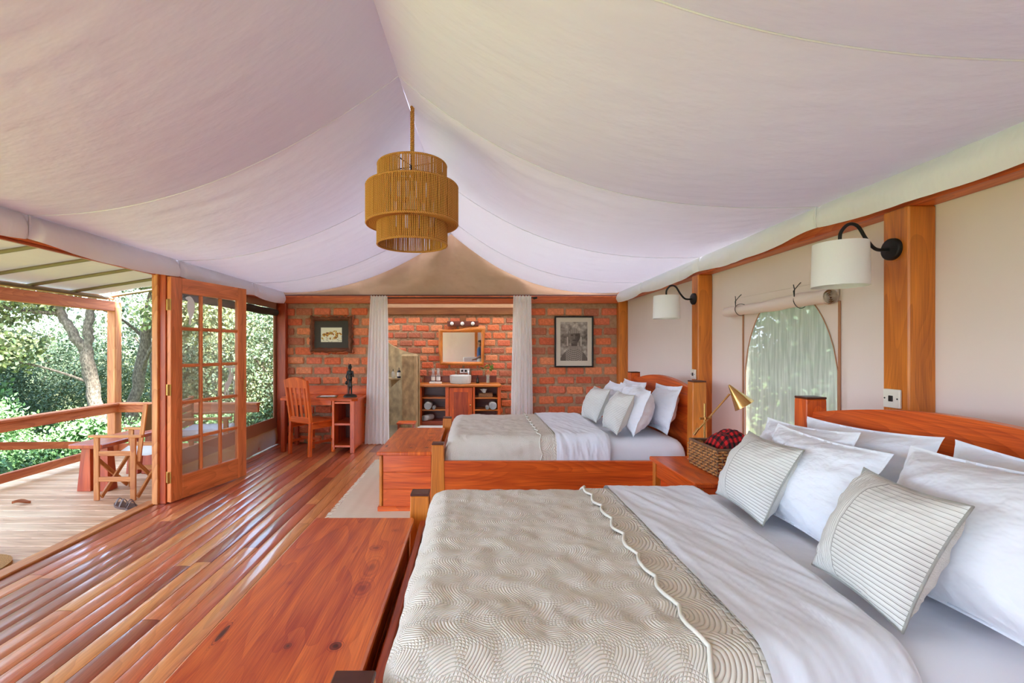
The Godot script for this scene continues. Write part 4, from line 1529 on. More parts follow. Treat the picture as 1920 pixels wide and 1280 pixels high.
func build_pendant() -> void:
	var d := 3.27
	var top := ridge_at(d)
	var x := -0.416
	var p := thing("pendant_lamp", "three-tier pendant lamp wound with jute rope, hung from the tent ridge", "lamp", P(x, 2.13, d))
	# twisted hanging rope
	var rm := MB.new()
	var len := 3.09 - 2.67
	for k in 3:
		var pts := PackedVector3Array()
		for i in 61:
			var t := i / 60.0
			var a := TAU * (t * 9.0 + k / 3.0)
			pts.append(Vector3(cos(a) * 0.0075, 0.54 + t * len, sin(a) * 0.0075))
		rm.tube(pts, 0.008, 6)
	part("hanging_rope", rm, M.rope, p)
	var tiers := [["upper_tier", 0.236, 0.365, 0.54, 118], ["middle_tier", 0.315, 0.135, 0.39, 154], ["lower_tier", 0.240, -0.005, 0.165, 118]]
	for q in tiers:
		var m := MB.new()
		var cnt: int = q[4]
		for i in cnt:
			if rng.randf() < 0.02: continue
			var a := TAU * i / cnt + rng.randf_range(-0.004, 0.004)
			var a2 := a + rng.randf_range(-0.006, 0.006)
			var r: float = q[1] + rng.randf_range(-0.0015, 0.0015)
			m.tube(PackedVector3Array([Vector3(cos(a) * r, q[2], sin(a) * r), Vector3(cos(a2) * r, (q[2] + q[3]) / 2, sin(a2) * r), Vector3(cos(a) * r, q[3], sin(a) * r)]), 0.0055, 6, false)
		var tier := part(q[0], m, M.rope, p, "stuff")
		var rings := MB.new()
		for y: float in [q[2], q[3]]:
			var pts := PackedVector3Array()
			for i in 49: pts.append(Vector3(cos(TAU * i / 48.0) * q[1], y, sin(TAU * i / 48.0) * q[1]))
			rings.tube(pts, 0.0075, 6, false)
		part("ring", rings, M.rope, tier)
	# spokes that carry the rings, and the rope decks between the tiers
	for q in [[0.135, 0.238, 0.315], [0.39, 0.236, 0.315]]:
		var deck := MB.new()
		for i in 170:
			var a := TAU * i / 170.0
			deck.tube(PackedVector3Array([Vector3(cos(a) * q[1], q[0] + 0.006, sin(a) * q[1]), Vector3(cos(a) * q[2], q[0], sin(a) * q[2])]), 0.0048, 4, false)
		part("rope_deck", deck, M.rope, p, "stuff")
	var sp := MB.new()
	for i in 4:
		var a := TAU * i / 4.0 + 0.4
		sp.tube(PackedVector3Array([Vector3(0, 0.54, 0), Vector3(cos(a) * 0.236, 0.54, sin(a) * 0.236)]), 0.004, 5)
	sp.tube(PackedVector3Array([Vector3(0, 0.54, 0), Vector3(0, 0.36, 0)]), 0.014, 8)
	part("spoke_frame", sp, M.iron, p)
	part("bulb", MB.new().lathe([Vector2(0, 0.22), Vector2(0.025, 0.23), Vector2(0.036, 0.265), Vector2(0.026, 0.31), Vector2(0.014, 0.34), Vector2(0.014, 0.37)], 16), M.bulb, p)


# ---------------------------------------------------------------- desk corner
func build_desk() -> void:
	var k := thing("writing_desk", "red-orange varnished writing desk with two open shelves against the brick wall", "desk", P(-2.07, 0, 6.6))
	var plan := PackedVector2Array([Vector2(-0.58, -0.06), Vector2(-0.53, -0.24)])
	for i in 13:
		var t := i / 12.0
		plan.append(Vector2(lerpf(-0.42, 0.30, t), -0.24 - 0.07 * smoothstep(0.55, 1.0, t) + 0.03 * sin(PI * t)))
	plan.append_array([Vector2(0.46, -0.33), Vector2(0.53, -0.27), Vector2(0.53, 0.34), Vector2(-0.58, 0.34)])
	part("desktop", MB.new().extrude(plan, 0.03, Vector3(0, 0.715, 0), Basis(Vector3.RIGHT, -PI / 2)), M.desk, k)
	part("upstand", MB.new().box(Vector3(1.08, 0.13, 0.02), Vector3(-0.03, 0.795, -0.33), 0.005), M.desk, k)
	for x: float in [-0.50]:
		for z: float in [0.20, -0.29]:
			part("leg", MB.new().box(Vector3(0.055, 0.70, 0.055), Vector3(x, 0.35, z), 0.004), M.red_wood, k)
	part("apron", MB.new().box(Vector3(0.62, 0.07, 0.02), Vector3(-0.16, 0.665, 0.18), 0.003), M.desk, k)
	# open cabinet on the right
	var c := 0.335
	part("side_panel", MB.new().box(Vector3(0.025, 0.66, 0.58), Vector3(0.205, 0.37, -0.02), 0.003), M.desk, k)
	part("side_panel", MB.new().box(Vector3(0.025, 0.66, 0.58), Vector3(0.475, 0.37, -0.02), 0.003), M.desk, k)
	part("stile", MB.new().box(Vector3(0.06, 0.70, 0.04), Vector3(0.462, 0.35, 0.285), 0.004), M.orange, k)
	part("stile", MB.new().box(Vector3(0.03, 0.62, 0.03), Vector3(0.205, 0.39, 0.285), 0.004), M.orange, k)
	for y: float in [0.09, 0.385, 0.675]:
		part("shelf", MB.new().box(Vector3(0.245, 0.028, 0.57), Vector3(c + 0.005, y, -0.0), 0.003, Basis.IDENTITY, 0), M.orange, k)
	part("back_panel", MB.new().box(Vector3(0.25, 0.62, 0.012), Vector3(c + 0.005, 0.38, -0.29), 0.0), M.dark_wood, k)

	# slatted wooden chair, turned a little to its left
	var ch := thing("dining_chair", "orange varnished slat-back wooden chair drawn up to the writing desk", "chair", P(-2.16, 0, 6.36), deg_to_rad(-30))
	# local: the sitter faces -z (the desk), the back stands at +z
	for sx: float in [-1.0, 1.0]:
		var rear := MB.new()
		bar(rear, Vector3(sx * 0.19, 0.0, 0.215), Vector3(sx * 0.19, 0.44, 0.195), 0.038, 0.045, 0.004, Vector3.RIGHT)
		bar(rear, Vector3(sx * 0.19, 0.43, 0.195), Vector3(sx * 0.20, 0.995, 0.275), 0.036, 0.040, 0.004, Vector3.RIGHT)
		part("rear_leg", rear, M.orange, ch)
		part("leg", MB.new().box(Vector3(0.04, 0.42, 0.04), Vector3(sx * 0.20, 0.21, -0.18), 0.004), M.orange, ch)
		part("side_rail", MB.new().box(Vector3(0.022, 0.07, 0.36), Vector3(sx * 0.195, 0.385, 0.01), 0.003), M.orange, ch)
		part("stretcher", MB.new().box(Vector3(0.02, 0.035, 0.37), Vector3(sx * 0.195, 0.17, 0.01), 0.003), M.red_wood, ch)
	part("seat", MB.new().box(Vector3(0.45, 0.028, 0.43), Vector3(0, 0.434, -0.015), 0.008, Basis.IDENTITY, 2), M.orange, ch)
	part("front_rail", MB.new().box(Vector3(0.36, 0.06, 0.02), Vector3(0, 0.39, -0.18), 0.003), M.orange, ch)
	part("rear_rail", MB.new().box(Vector3(0.35, 0.07, 0.024), Vector3(0, 0.47, 0.205), 0.003), M.orange, ch)
	part("stretcher", MB.new().box(Vector3(0.36, 0.035, 0.02), Vector3(0, 0.2, 0.03), 0.003), M.red_wood, ch)
	for i in 4:
		var s := MB.new()
		var x := (i - 1.5) * 0.082
		bar(s, Vector3(x, 0.50, 0.208), Vector3(x * 1.06, 0.90, 0.262), 0.042, 0.014, 0.003, Vector3.RIGHT)
		part("back_slat", s, M.orange, ch)
	var crest := PackedVector2Array([Vector2(-0.215, 0.0), Vector2(0.215, 0.0)])
	for i in 13:
		var t := lerpf(0.215, -0.215, i / 12.0)
		crest.append(Vector2(t, 0.095 + 0.045 * cos(t / 0.215 * PI / 2)))
	part("crest_rail", MB.new().extrude(crest, 0.03, Vector3(0, 0.895, 0.265), Basis(Vector3.RIGHT, deg_to_rad(8)), 1.0), M.orange, ch)

	var pad := thing("writing_folder", "pale patterned folder lying flat on the writing desk", "folder", P(-2.02, 0.731, 6.56), 0.15)
	part("cover", MB.new().box(Vector3(0.27, 0.01, 0.20), Vector3(0, 0.006, 0), 0.003), mat(Color8(202, 178, 142), 0.8, noise_tex(128, 0.07, 91, 2, Color8(130, 100, 80), Color8(255, 250, 240)), Vector3(6, 6, 1)), pad)
	part("sheet", MB.new().box(Vector3(0.20, 0.004, 0.14), Vector3(0.01, 0.0135, 0.01), 0.001), M.paper, pad)

	# bronze statuette: a standing figure with a staff
	var s := thing("statuette", "dark bronze statuette of a slim standing figure with a staff on the desk", "statuette", P(-1.70, 0.731, 6.55))
	part("base", MB.new().lathe([Vector2(0, 0), Vector2(0.095, 0), Vector2(0.095, 0), Vector2(0.092, 0.018), Vector2(0.075, 0.03), Vector2(0.05, 0.042), Vector2(0.0, 0.045)], 24), M.bronze, s)
	var j := [
		[Vector3(-0.018, 0.04, 0.01), 0.010, Vector3(-0.014, 0.15, 0), 0.013], [Vector3(0.02, 0.04, 0.0), 0.010, Vector3(0.013, 0.15, 0), 0.013],
		[Vector3(-0.014, 0.15, 0), 0.016, Vector3(0.0, 0.25, 0), 0.022], [Vector3(0.013, 0.15, 0), 0.016, Vector3(0.0, 0.25, 0), 0.022],
		[Vector3(0.0, 0.25, 0), 0.026, Vector3(0, 0.345, 0), 0.028], [Vector3(-0.032, 0.35, 0), 0.013, Vector3(0.032, 0.35, 0), 0.013],
		[Vector3(-0.035, 0.35, 0), 0.011, Vector3(-0.05, 0.28, 0.012), 0.009], [Vector3(-0.05, 0.28, 0.012), 0.009, Vector3(-0.03, 0.23, 0.035), 0.008],
		[Vector3(0.035, 0.35, 0), 0.011, Vector3(0.048, 0.29, 0.02), 0.009], [Vector3(0.048, 0.29, 0.02), 0.009, Vector3(0.0, 0.31, 0.045), 0.008],
		[Vector3(0, 0.36, 0), 0.010, Vector3(0, 0.385, 0), 0.010], [Vector3(0, 0.40, 0.003), 0.021, Vector3(0, 0.42, 0), 0.018]]
	part("figure", blob(j, 0.0055, 0.010), M.bronze, s)
	part("staff", MB.new().tube(PackedVector3Array([Vector3(-0.03, 0.02, 0.04), Vector3(-0.015, 0.47, 0.03)]), 0.004, 6), M.bronze, s)
	part("hat", MB.new().lathe([Vector2(0.03, 0.41), Vector2(0.02, 0.43), Vector2(0.012, 0.455), Vector2(0, 0.462)], 14), M.bronze, s)
	part("pouch", MB.new().lathe([Vector2(0, 0.17), Vector2(0.018, 0.18), Vector2(0.022, 0.20), Vector2(0.008, 0.225)], 10, Vector3(-0.05, 0, 0)), M.bronze, s)


func blob(bones: Array, cell: float, blend: float) -> MB:
	# tapered capsules joined with a smooth minimum, meshed as surface nets
	var lo := Vector3.INF
	var hi := -Vector3.INF
	for b in bones:
		for e in [0, 2]:
			lo = lo.min(b[e] - Vector3.ONE * (b[e + 1] + cell * 3.0))
			hi = hi.max(b[e] + Vector3.ONE * (b[e + 1] + cell * 3.0))
	var n := Vector3i(((hi - lo) / cell).ceil()) + Vector3i.ONE
	var field := PackedFloat32Array()
	field.resize(n.x * n.y * n.z)
	field.fill(1.0)
	for b in bones:
		var pad: float = maxf(b[1], b[3]) + blend + cell * 2.0
		var a0: Vector3 = b[0]
		var a1: Vector3 = b[2]
		var c0 := Vector3i(((a0.min(a1) - Vector3.ONE * pad - lo) / cell).floor()).clamp(Vector3i.ZERO, n - Vector3i.ONE)
		var c1 := Vector3i(((a0.max(a1) + Vector3.ONE * pad - lo) / cell).ceil()).clamp(Vector3i.ZERO, n - Vector3i.ONE)
		var ab := a1 - a0
		var l2 := maxf(ab.length_squared(), 1e-9)
		for z in range(c0.z, c1.z + 1):
			for y in range(c0.y, c1.y + 1):
				for x in range(c0.x, c1.x + 1):
					var p := lo + Vector3(x, y, z) * cell
					var t := clampf((p - a0).dot(ab) / l2, 0.0, 1.0)
					var dd: float = p.distance_to(a0 + ab * t) - lerpf(b[1], b[3], t)
					var at := x + n.x * (y + n.y * z)
					var f := field[at]
					var h := maxf(blend - absf(f - dd), 0.0) / blend
					field[at] = minf(f, dd) - h * h * blend * 0.25
	var m := MB.new()
	var where := {}
	var st := [1, n.x, n.x * n.y]
	for z in n.z - 1:
		for y in n.y - 1:
			for x in n.x - 1:
				var at := x + n.x * (y + n.y * z)
				var acc := Vector3.ZERO
				var cnt := 0
				var g := Vector3.ZERO
				var f0 := field[at]
				var any := false
				for k in 8:
					if (field[at + (k & 1) + n.x * ((k >> 1) & 1) + n.x * n.y * (k >> 2)] < 0.0) != (f0 < 0.0): any = true
				if not any: continue
				for k in 8:
					for ax in 3:
						if k & (1 << ax): continue
						var i0: int = at + (k & 1) + n.x * ((k >> 1) & 1) + n.x * n.y * (k >> 2)
						var v0 := field[i0]
						var v1 := field[i0 + st[ax]]
						g[ax] += v1 - v0
						if (v0 < 0.0) != (v1 < 0.0):
							var p := Vector3(k & 1, (k >> 1) & 1, k >> 2)
							p[ax] += v0 / (v0 - v1)
							acc += p
							cnt += 1
				where[at] = m.v.size()
				m.v.append(lo + (Vector3(x, y, z) + acc / cnt) * cell)
				m.n.append(g.normalized())
				m.uv.append(Vector2.ZERO)
	for z in range(1, n.z - 1):
		for y in range(1, n.y - 1):
			for x in range(1, n.x - 1):
				var at := x + n.x * (y + n.y * z)
				for ax in 3:
					if (field[at] < 0.0) == (field[at + st[ax]] < 0.0): continue
					var u: int = st[(ax + 1) % 3]
					var w: int = st[(ax + 2) % 3]
					var q := [where[at - u - w], where[at - w], where[at], where[at - u]]
					if field[at] < 0.0: m.idx.append_array([q[0], q[2], q[1], q[0], q[3], q[2]])
					else: m.idx.append_array([q[0], q[1], q[2], q[0], q[2], q[3]])
	return m


func rough_frame(m: MB, pts_out: Array, pts_in: Array, depth: float) -> MB:
	# a picture frame between two rings of points in the xy plane, rounded on its face
	var cnt := pts_out.size()
	m.grid(cnt, 6, func(u: float, v: float) -> Vector3:
		var i := int(round(u * cnt)) % cnt
		var a: Vector2 = pts_out[i]
		var b: Vector2 = pts_in[i]
		var q := a.lerp(b, v)
		return Vector3(q.x, q.y, depth * (0.35 + 0.65 * sin(PI * clampf(v, 0.05, 0.95)))))
	return m


func ring_rect(w: float, h: float, per: int, jit: float, sd: int) -> Array:
	var nz := noise(1.0, sd, 3)
	var out := []
	var c := [Vector2(-w, -h), Vector2(w, -h), Vector2(w, h), Vector2(-w, h)]
	for k in 4:
		for i in per:
			var p: Vector2 = (c[k] as Vector2).lerp(c[(k + 1) % 4], float(i) / per) / 2
			p += Vector2(nz.get_noise_2d(p.x * 12.0, p.y * 12.0), nz.get_noise_2d(p.x * 12.0 + 50.0, p.y * 12.0)) * jit
			out.append(p)
	return out


func build_pictures() -> void:
	var a := thing("framed_painting", "small yellow painting in a rough driftwood frame above the writing desk", "picture", P(-2.085, 1.615, 6.978))
	part("frame", rough_frame(MB.new(), ring_rect(0.63, 0.53, 26, 0.03, 5), ring_rect(0.50, 0.40, 26, 0.012, 8), 0.045), M.rough_wood, a)
	part("edge_bark", rough_frame(MB.new(), ring_rect(0.645, 0.545, 26, 0.045, 25), ring_rect(0.585, 0.485, 26, 0.03, 28), 0.028), M.amber_dark, a)
	part("mount", MB.new().box(Vector3(0.54, 0.44, 0.006), Vector3(0, 0, 0.012), 0.0), M.mat_board, a)
	part("sheet", sheet_quad(0.31, 0.215, Vector3(0, -0.005, 0.017)), M.painting, a)
	var b := thing("framed_portrait", "sepia portrait of a beaded figure in a thin black frame on the brick wall", "picture", P(1.512, 1.508, 6.978))
	for q in [[0.575, 0.018, 0, 1], [0.575, 0.018, 0, -1]]:
		part("frame_bar", MB.new().box(Vector3(0.575, 0.022, 0.03), Vector3(0, q[3] * 0.369, 0.015), 0.003), M.black, b)
		part("frame_bar", MB.new().box(Vector3(0.022, 0.716, 0.03), Vector3(q[3] * 0.277, 0, 0.015), 0.003), M.black, b)
	part("mount", MB.new().box(Vector3(0.54, 0.725, 0.008), Vector3(0, 0, 0.008), 0.0), M.cream_mat, b)
	part("print", sheet_quad(0.40, 0.575, Vector3(0, 0.005, 0.014)), M.portrait, b)


func sheet_quad(w: float, h: float, c: Vector3) -> MB:
	var m := MB.new()
	m.box(Vector3(w, h, 0.002), c, 0.0)
	for i in m.uv.size():
		m.uv[i] = Vector2((m.v[i].x - c.x) / w + 0.5, 0.5 - (m.v[i].y - c.y) / h)
	return m


func build_curtains() -> void:
	for k in 2:
		var c := thing("curtain", ["long cream curtain gathered at the left of the bathroom opening", "long cream curtain gathered at the right of the bathroom opening"][k], "curtain", P([-1.36, 0.735][k], 0.01, 6.86), 0.0, "bathroom curtains")
		var wt: float = [0.245, 0.26][k]
		var wb: float = [0.36, 0.33][k]
		var sh: float = [-0.035, -0.015][k]
		var m := MB.new()
		var nz := noise(1.0, 200 + k, 2)
		m.grid(150, 50, func(u: float, v: float) -> Vector3:
			var t := 1.0 - v   # 0 at the hem
			var h := t * 2.165
			var w := lerpf(wt, wb, pow(v, 0.8))
			var cen := lerpf(0.0, sh, v)
			var amp := lerpf(0.008, 0.022, smoothstep(0.02, 0.5, v))
			var ph := u * TAU * 6.0 + 0.8 * nz.get_noise_2d(u * 3.0, v * 1.2)
			return Vector3(cen + (u - 0.5) * w + 0.007 * sin(ph * 0.5 + 1.0) * v, h + (0.006 * sin(ph) if v < 0.02 else 0.0), amp * sin(ph) + 0.012 * nz.get_noise_2d(u * 6.0, v * 3.0) * v), Vector2(1.0, 2.2))
		part("cloth", m, M.curtain, c)
		var tape := MB.new()
		tape.grid(120, 2, func(u: float, v: float) -> Vector3:
			return Vector3((u - 0.5) * wt, 2.165 - 0.07 - 0.012 * v, 0.012 * sin(u * TAU * 7.0) + 0.003))
		part("pleat_tape", tape, M.curtain, c)
	var r := thing("curtain_rod", "thin dark iron curtain rod across the bathroom opening", "curtain rod", P(-0.2, 2.15, 6.885))
	part("rod", MB.new().tube(PackedVector3Array([Vector3(-1.27, 0, 0), Vector3(1.13, 0, 0)]), 0.008, 10), M.iron, r)
	for x: float in [-1.11, 0.985, 1.12]:
		var m := MB.new()
		m.tube(PackedVector3Array([Vector3(x, 0, 0.0), Vector3(x, 0, -0.045)]), 0.007, 8)
		m.lathe([Vector2(0, 0), Vector2(0.02, 0), Vector2(0.02, 0.006), Vector2(0, 0.008)], 14, Vector3(x, 0, -0.046), rot_to(Vector3.BACK))
		part("bracket", m, M.iron, r)
	for x: float in [-1.28, 1.14]:
		part("finial", MB.new().lathe([Vector2(0, -0.02), Vector2(0.014, -0.014), Vector2(0.02, 0), Vector2(0.014, 0.014), Vector2(0, 0.02)], 12, Vector3(x, 0, 0)), M.iron, r)


# ---------------------------------------------------------------- bathroom
func rolled_towel(label: String, at: Vector3, r: float, l: float, turn: float, group: String) -> void:
	var t := thing("rolled_towel", label, "towel", at, turn, group)
	var m := MB.new()
	m.grid(24, 6, func(u: float, v: float) -> Vector3:
		var a := -TAU * u
		var rr := r * (1.0 + 0.03 * sin(a * 3.0)) * (1.0 - 0.12 * pow(absf(v * 2.0 - 1.0), 6.0))
		return Vector3(cos(a) * rr, r + sin(a) * rr, (0.5 - v) * l), Vector2(1, 1), true)
	part("roll", m, M.towel, t)
	var sp := MB.new()
	sp.grid(70, 2, func(u: float, v: float) -> Vector3:
		var a := u * TAU * 3.5
		var rr := r * (0.1 + 0.82 * u)
		return Vector3(cos(a) * rr, r + sin(a) * rr, l / 2 - 0.02 + 0.018 * v))
	part("coil", sp, M.towel, t)
	part("end_face", MB.new().lathe([Vector2(0, 0), Vector2(r * 0.92, 0), Vector2(r * 0.95, -0.01)], 20, Vector3(0, r, l / 2 - 0.016), rot_to(Vector3.BACK)), M.towel, t)


func build_bathroom() -> void:
	var v := thing("vanity", "orange wooden bathroom vanity with a panelled door between open shelves", "vanity unit", P(-0.23, 0, 8.83))
	var zf := 0.23
	part("countertop", MB.new().box(Vector3(1.54, 0.052, 0.49), Vector3(0, 0.728, 0.0), 0.012, Basis.IDENTITY, 0), M.amber, v)
	for q in [[-0.72, 0.06], [-0.225, 0.07], [0.265, 0.04], [0.73, 0.06]]:
		part("upright", MB.new().box(Vector3(q[1], 0.70, 0.43), Vector3(q[0], 0.351, 0.0), 0.004, Basis.IDENTITY, 1), M.orange, v)
	for q in [[-0.475, 0.43], [0.493, 0.415]]:
		for y: float in [0.497, 0.276]:
			part("shelf", MB.new().box(Vector3(q[1], 0.024, 0.41), Vector3(q[0], y, 0.0), 0.003, Basis.IDENTITY, 0), M.amber, v)
		part("bottom_shelf", MB.new().box(Vector3(q[1], 0.075, 0.43), Vector3(q[0], 0.038, 0), 0.004, Basis.IDENTITY, 0), M.red_wood, v)
	part("back_panel", MB.new().box(Vector3(1.46, 0.70, 0.012), Vector3(0, 0.35, -0.21), 0.0), M.dark_wood, v)
	var dr := part("door", MB.new().box(Vector3(0.42, 0.64, 0.025), Vector3(0.025, 0.37, zf - 0.02), 0.004), M.desk, v)
	part("panel", MB.new().box(Vector3(0.26, 0.48, 0.014), Vector3(0.025, 0.37, zf - 0.008), 0.006, Basis.IDENTITY, 1), M.red_wood, dr)
	part("knob", MB.new().lathe([Vector2(0.006, 0), Vector2(0.006, 0.012), Vector2(0.016, 0.02), Vector2(0.014, 0.032), Vector2(0, 0.036)], 14, Vector3(0.20, 0.37, zf - 0.008), rot_to(Vector3.BACK)), M.brass, dr)
	part("splashback", MB.new().box(Vector3(1.40, 0.13, 0.02), Vector3(0.0, 0.815, -0.215), 0.004, Basis.IDENTITY, 0), M.dark_wood, v)

	rolled_towel("large white rolled towel on the left shelf of the vanity", P(-0.81, 0.288, 8.70), 0.07, 0.30, 0.0, "rolled towels in the vanity")
	rolled_towel("small white rolled face towel on the vanity's left shelf", P(-0.702, 0.288, 8.68), 0.032, 0.2, 0.0, "rolled towels in the vanity")
	rolled_towel("white rolled towel lying slantwise on the vanity's lower left shelf", P(-0.82, 0.0755, 8.72), 0.055, 0.26, -0.6, "rolled towels in the vanity")
	rolled_towel("large white rolled towel on the right shelf of the vanity", P(0.385, 0.288, 8.70), 0.07, 0.30, 0.0, "rolled towels in the vanity")
	rolled_towel("small white rolled face towel on the vanity's right shelf", P(0.28, 0.288, 8.68), 0.036, 0.2, 0.0, "rolled towels in the vanity")
	var tb := thing("tissue_box", "low woven tissue box with a tissue standing up in the vanity's right shelf", "tissue box", P(0.25, 0.509, 8.72))
	part("box", MB.new().box(Vector3(0.26, 0.075, 0.13), Vector3(0, 0.0385, 0), 0.008), M.wicker, tb)
	for i in 4:
		part("woven_strip", MB.new().box(Vector3(0.264, 0.011, 0.134), Vector3(0, 0.012 + i * 0.018, 0), 0.004), M.wicker_dark, tb)
	part("tissue", MB.new().grid(12, 8, func(a: float, b: float) -> Vector3: return Vector3(-0.02 + (a - 0.5) * 0.10 * (0.4 + b) - 0.02 * b, 0.075 + b * 0.075, 0.02 * sin(a * 9.0) * (0.3 + b))), M.paper, tb)

	var bs := thing("basin", "round white ribbed washbasin standing on the vanity", "washbasin", P(-0.215, 0.755, 8.80))
	var prof := [Vector2(0, 0), Vector2(0.175, 0), Vector2(0.188, 0.008), Vector2(0.196, 0.06), Vector2(0.2, 0.148), Vector2(0.2, 0.148), Vector2(0.197, 0.155), Vector2(0.188, 0.155), Vector2(0.183, 0.148), Vector2(0.175, 0.06), Vector2(0.12, 0.025), Vector2(0, 0.02)]
	part("bowl", MB.new().lathe(prof, 48), M.ceramic, bs)
	var rib := MB.new()
	for i in 60:
		var a := TAU * i / 60.0
		rib.tube(PackedVector3Array([Vector3(cos(a) * 0.188, 0.012, sin(a) * 0.188), Vector3(cos(a) * 0.196, 0.06, sin(a) * 0.196), Vector3(cos(a) * 0.1995, 0.14, sin(a) * 0.1995)]), 0.004, 4, false)
	part("ribbing", rib, M.ceramic, bs)
	var tp := thing("wall_tap", "chrome wall tap with two handles above the washbasin", "tap", P(-0.14, 0.93, 9.05))
	part("wall_plate", MB.new().box(Vector3(0.19, 0.09, 0.012), Vector3(0, 0.05, 0), 0.004), M.chrome, tp)
	for x: float in [-0.05, 0.02]:
		part("handle", MB.new().lathe([Vector2(0, 0), Vector2(0.02, 0), Vector2(0.022, 0.02), Vector2(0.014, 0.045), Vector2(0, 0.048)], 14, Vector3(x, 0.05, 0.005), rot_to(Vector3.BACK)), M.iron, tp)
	part("spout", MB.new().tube(PackedVector3Array([Vector3(0.075, 0.05, 0), Vector3(0.075, 0.055, 0.15), Vector3(0.075, 0.045, 0.185), Vector3(0.075, -0.015, 0.195)]), 0.014, 10), M.chrome, tp)

	# tray with two carafes
	var tr := solo("tray", MB.new().box(Vector3(0.23, 0.03, 0.16), Vector3(0, 0.0155, 0), 0.006), M.paper, "small white stone tray under the two carafes on the vanity", "tray", "", P(-0.68, 0.754, 8.78))
	for k in 2:
		var c := thing("carafe", ["glass carafe with a tumbler, at the left of the white tray", "glass carafe with a tumbler, at the right of the white tray"][k], "carafe", P(-0.725 + 0.095 * k, 0.785, 8.78), 0.0, "carafes on the tray")
		part("bottle", MB.new().lathe([Vector2(0, 0.004), Vector2(0.036, 0.004), Vector2(0.039, 0.012), Vector2(0.039, 0.12), Vector2(0.022, 0.16), Vector2(0.018, 0.20), Vector2(0.023, 0.215)], 20), M.bottle_glass, c)
		part("tumbler", MB.new().lathe([Vector2(0.027, 0.165), Vector2(0.029, 0.25), Vector2(0.0, 0.252)], 18), M.bottle_glass, c)
		part("neck_label", MB.new().lathe([Vector2(0.0396, 0.03), Vector2(0.0396, 0.095)], 20), M.paper, c)
	bottle("soap_bottle", "small brown glass soap pump bottle beside the washbasin", P(0.105, 0.755, 8.84), M.brown_glass, 0.03, 0.115)
	var vs := thing("flower_vase", "clear glass vase with green leafy stems on the vanity's right end", "vase", P(0.30, 0.755, 8.83))
	part("glass", MB.new().lathe([Vector2(0, 0.003), Vector2(0.03, 0.003), Vector2(0.034, 0.01), Vector2(0.032, 0.10), Vector2(0.041, 0.165)], 18), M.bottle_glass, vs)
	for i in 6:
		var a := TAU * i / 6.0
		var tip := Vector3(cos(a) * 0.075, 0.25 + 0.03 * (i % 3), sin(a) * 0.05)
		var st := part("stem", MB.new().tube(PackedVector3Array([Vector3(cos(a) * -0.012, 0.02, 0), Vector3(cos(a) * 0.02, 0.16, sin(a) * 0.02), tip]), 0.0025, 5), M.plant, vs)
		for j in 4:
			var c := tip + Vector3(rng.randf_range(-0.03, 0.03), rng.randf_range(-0.03, 0.03), rng.randf_range(-0.02, 0.02))
			var m := MB.new()
			var dirv := Vector3(rng.randf_range(-1, 1), rng.randf_range(-0.2, 0.9), rng.randf_range(-0.3, 1)).normalized() * 0.085
			var sd := dirv.cross(Vector3.UP).normalized() * 0.032
			m.tri(c, c + dirv * 0.5 + sd, c + dirv)
			m.tri(c, c + dirv, c + dirv * 0.5 - sd)
			part("leaf", m, M.plant, st)

	# mirror with a live-edge frame
	var mr := thing("mirror", "mirror in a honey-coloured live-edge wooden frame above the washbasin", "mirror", P(-0.195, 1.436, 9.045))
	var outp := []
	var inp := []
	var oc := [Vector2(-0.425, -0.345), Vector2(0.415, -0.355), Vector2(0.445, 0.385), Vector2(-0.46, 0.345)]
	var ic := [Vector2(-0.369, -0.282), Vector2(0.369, -0.282), Vector2(0.369, 0.282), Vector2(-0.369, 0.282)]
	for k in 4:
		for i in 20:
			var t := i / 20.0
			var q: Vector2 = (oc[k] as Vector2).lerp(oc[(k + 1) % 4], t)
			if k == 2: q.y += 0.022 * sin(t * PI * 2.0 + 0.4)
			else: q += Vector2(0.006 * sin(t * 9.0), 0.004 * sin(t * 7.0))
			outp.append(q)
			inp.append((ic[k] as Vector2).lerp(ic[(k + 1) % 4], t))
	part("frame", rough_frame(MB.new(), outp, inp, 0.04), M.amber, mr)
	part("backing", MB.new().box(Vector3(0.80, 0.64, 0.012), Vector3(0, 0, -0.004), 0.0), M.dark_wood, mr)
	part("glass", MB.new().box(Vector3(0.745, 0.57, 0.004), Vector3(0, 0, 0.012), 0.0), M.mirror, mr)
	var lb := thing("mirror_light", "dark wooden light bar with three round bulbs above the mirror", "lamp", P(-0.175, 1.885, 9.03))
	part("bar", MB.new().box(Vector3(0.60, 0.10, 0.05), Vector3(0, 0, 0), 0.006, Basis.IDENTITY, 0), M.dark_wood, lb)
	for x: float in [-0.2, 0.0, 0.2]:
		part("bulb", MB.new().lathe([Vector2(0.022, 0), Vector2(0.034, 0.014), Vector2(0.036, 0.03), Vector2(0.026, 0.05), Vector2(0, 0.058)], 18, Vector3(x - 0.01, 0, 0.025), rot_to(Vector3.BACK)), M.bulb, lb)
	part("cable_cover", MB.new().box(Vector3(0.12, 0.11, 0.03), Vector3(0, 0.105, 0.0), 0.004), M.lintel, lb)

	# shower: a curved plastered wall falling to a square pier, with a stone shelf
	var sw := structure("wall_shower", "curved grey-brown plastered shower wall that dips to a square pier", "wall")
	var cm := MB.new()
	var prof2 := func(x: float) -> float:
		var t := clampf((x + 2.2) / 1.25, 0.0, 1.0)
		return lerpf(1.95, 1.31, smoothstep(0.0, 1.0, pow(t, 0.72)))
	var zc := func(x: float) -> float: return 8.35 + 0.28 * sin(PI * clampf((x + 2.2) / 1.25, 0.0, 1.0))
	cm.grid(40, 12, func(u: float, w: float) -> Vector3:
		var x := lerpf(-2.2, -0.94, u)
		return P(x, w * prof2.call(x), zc.call(x)))
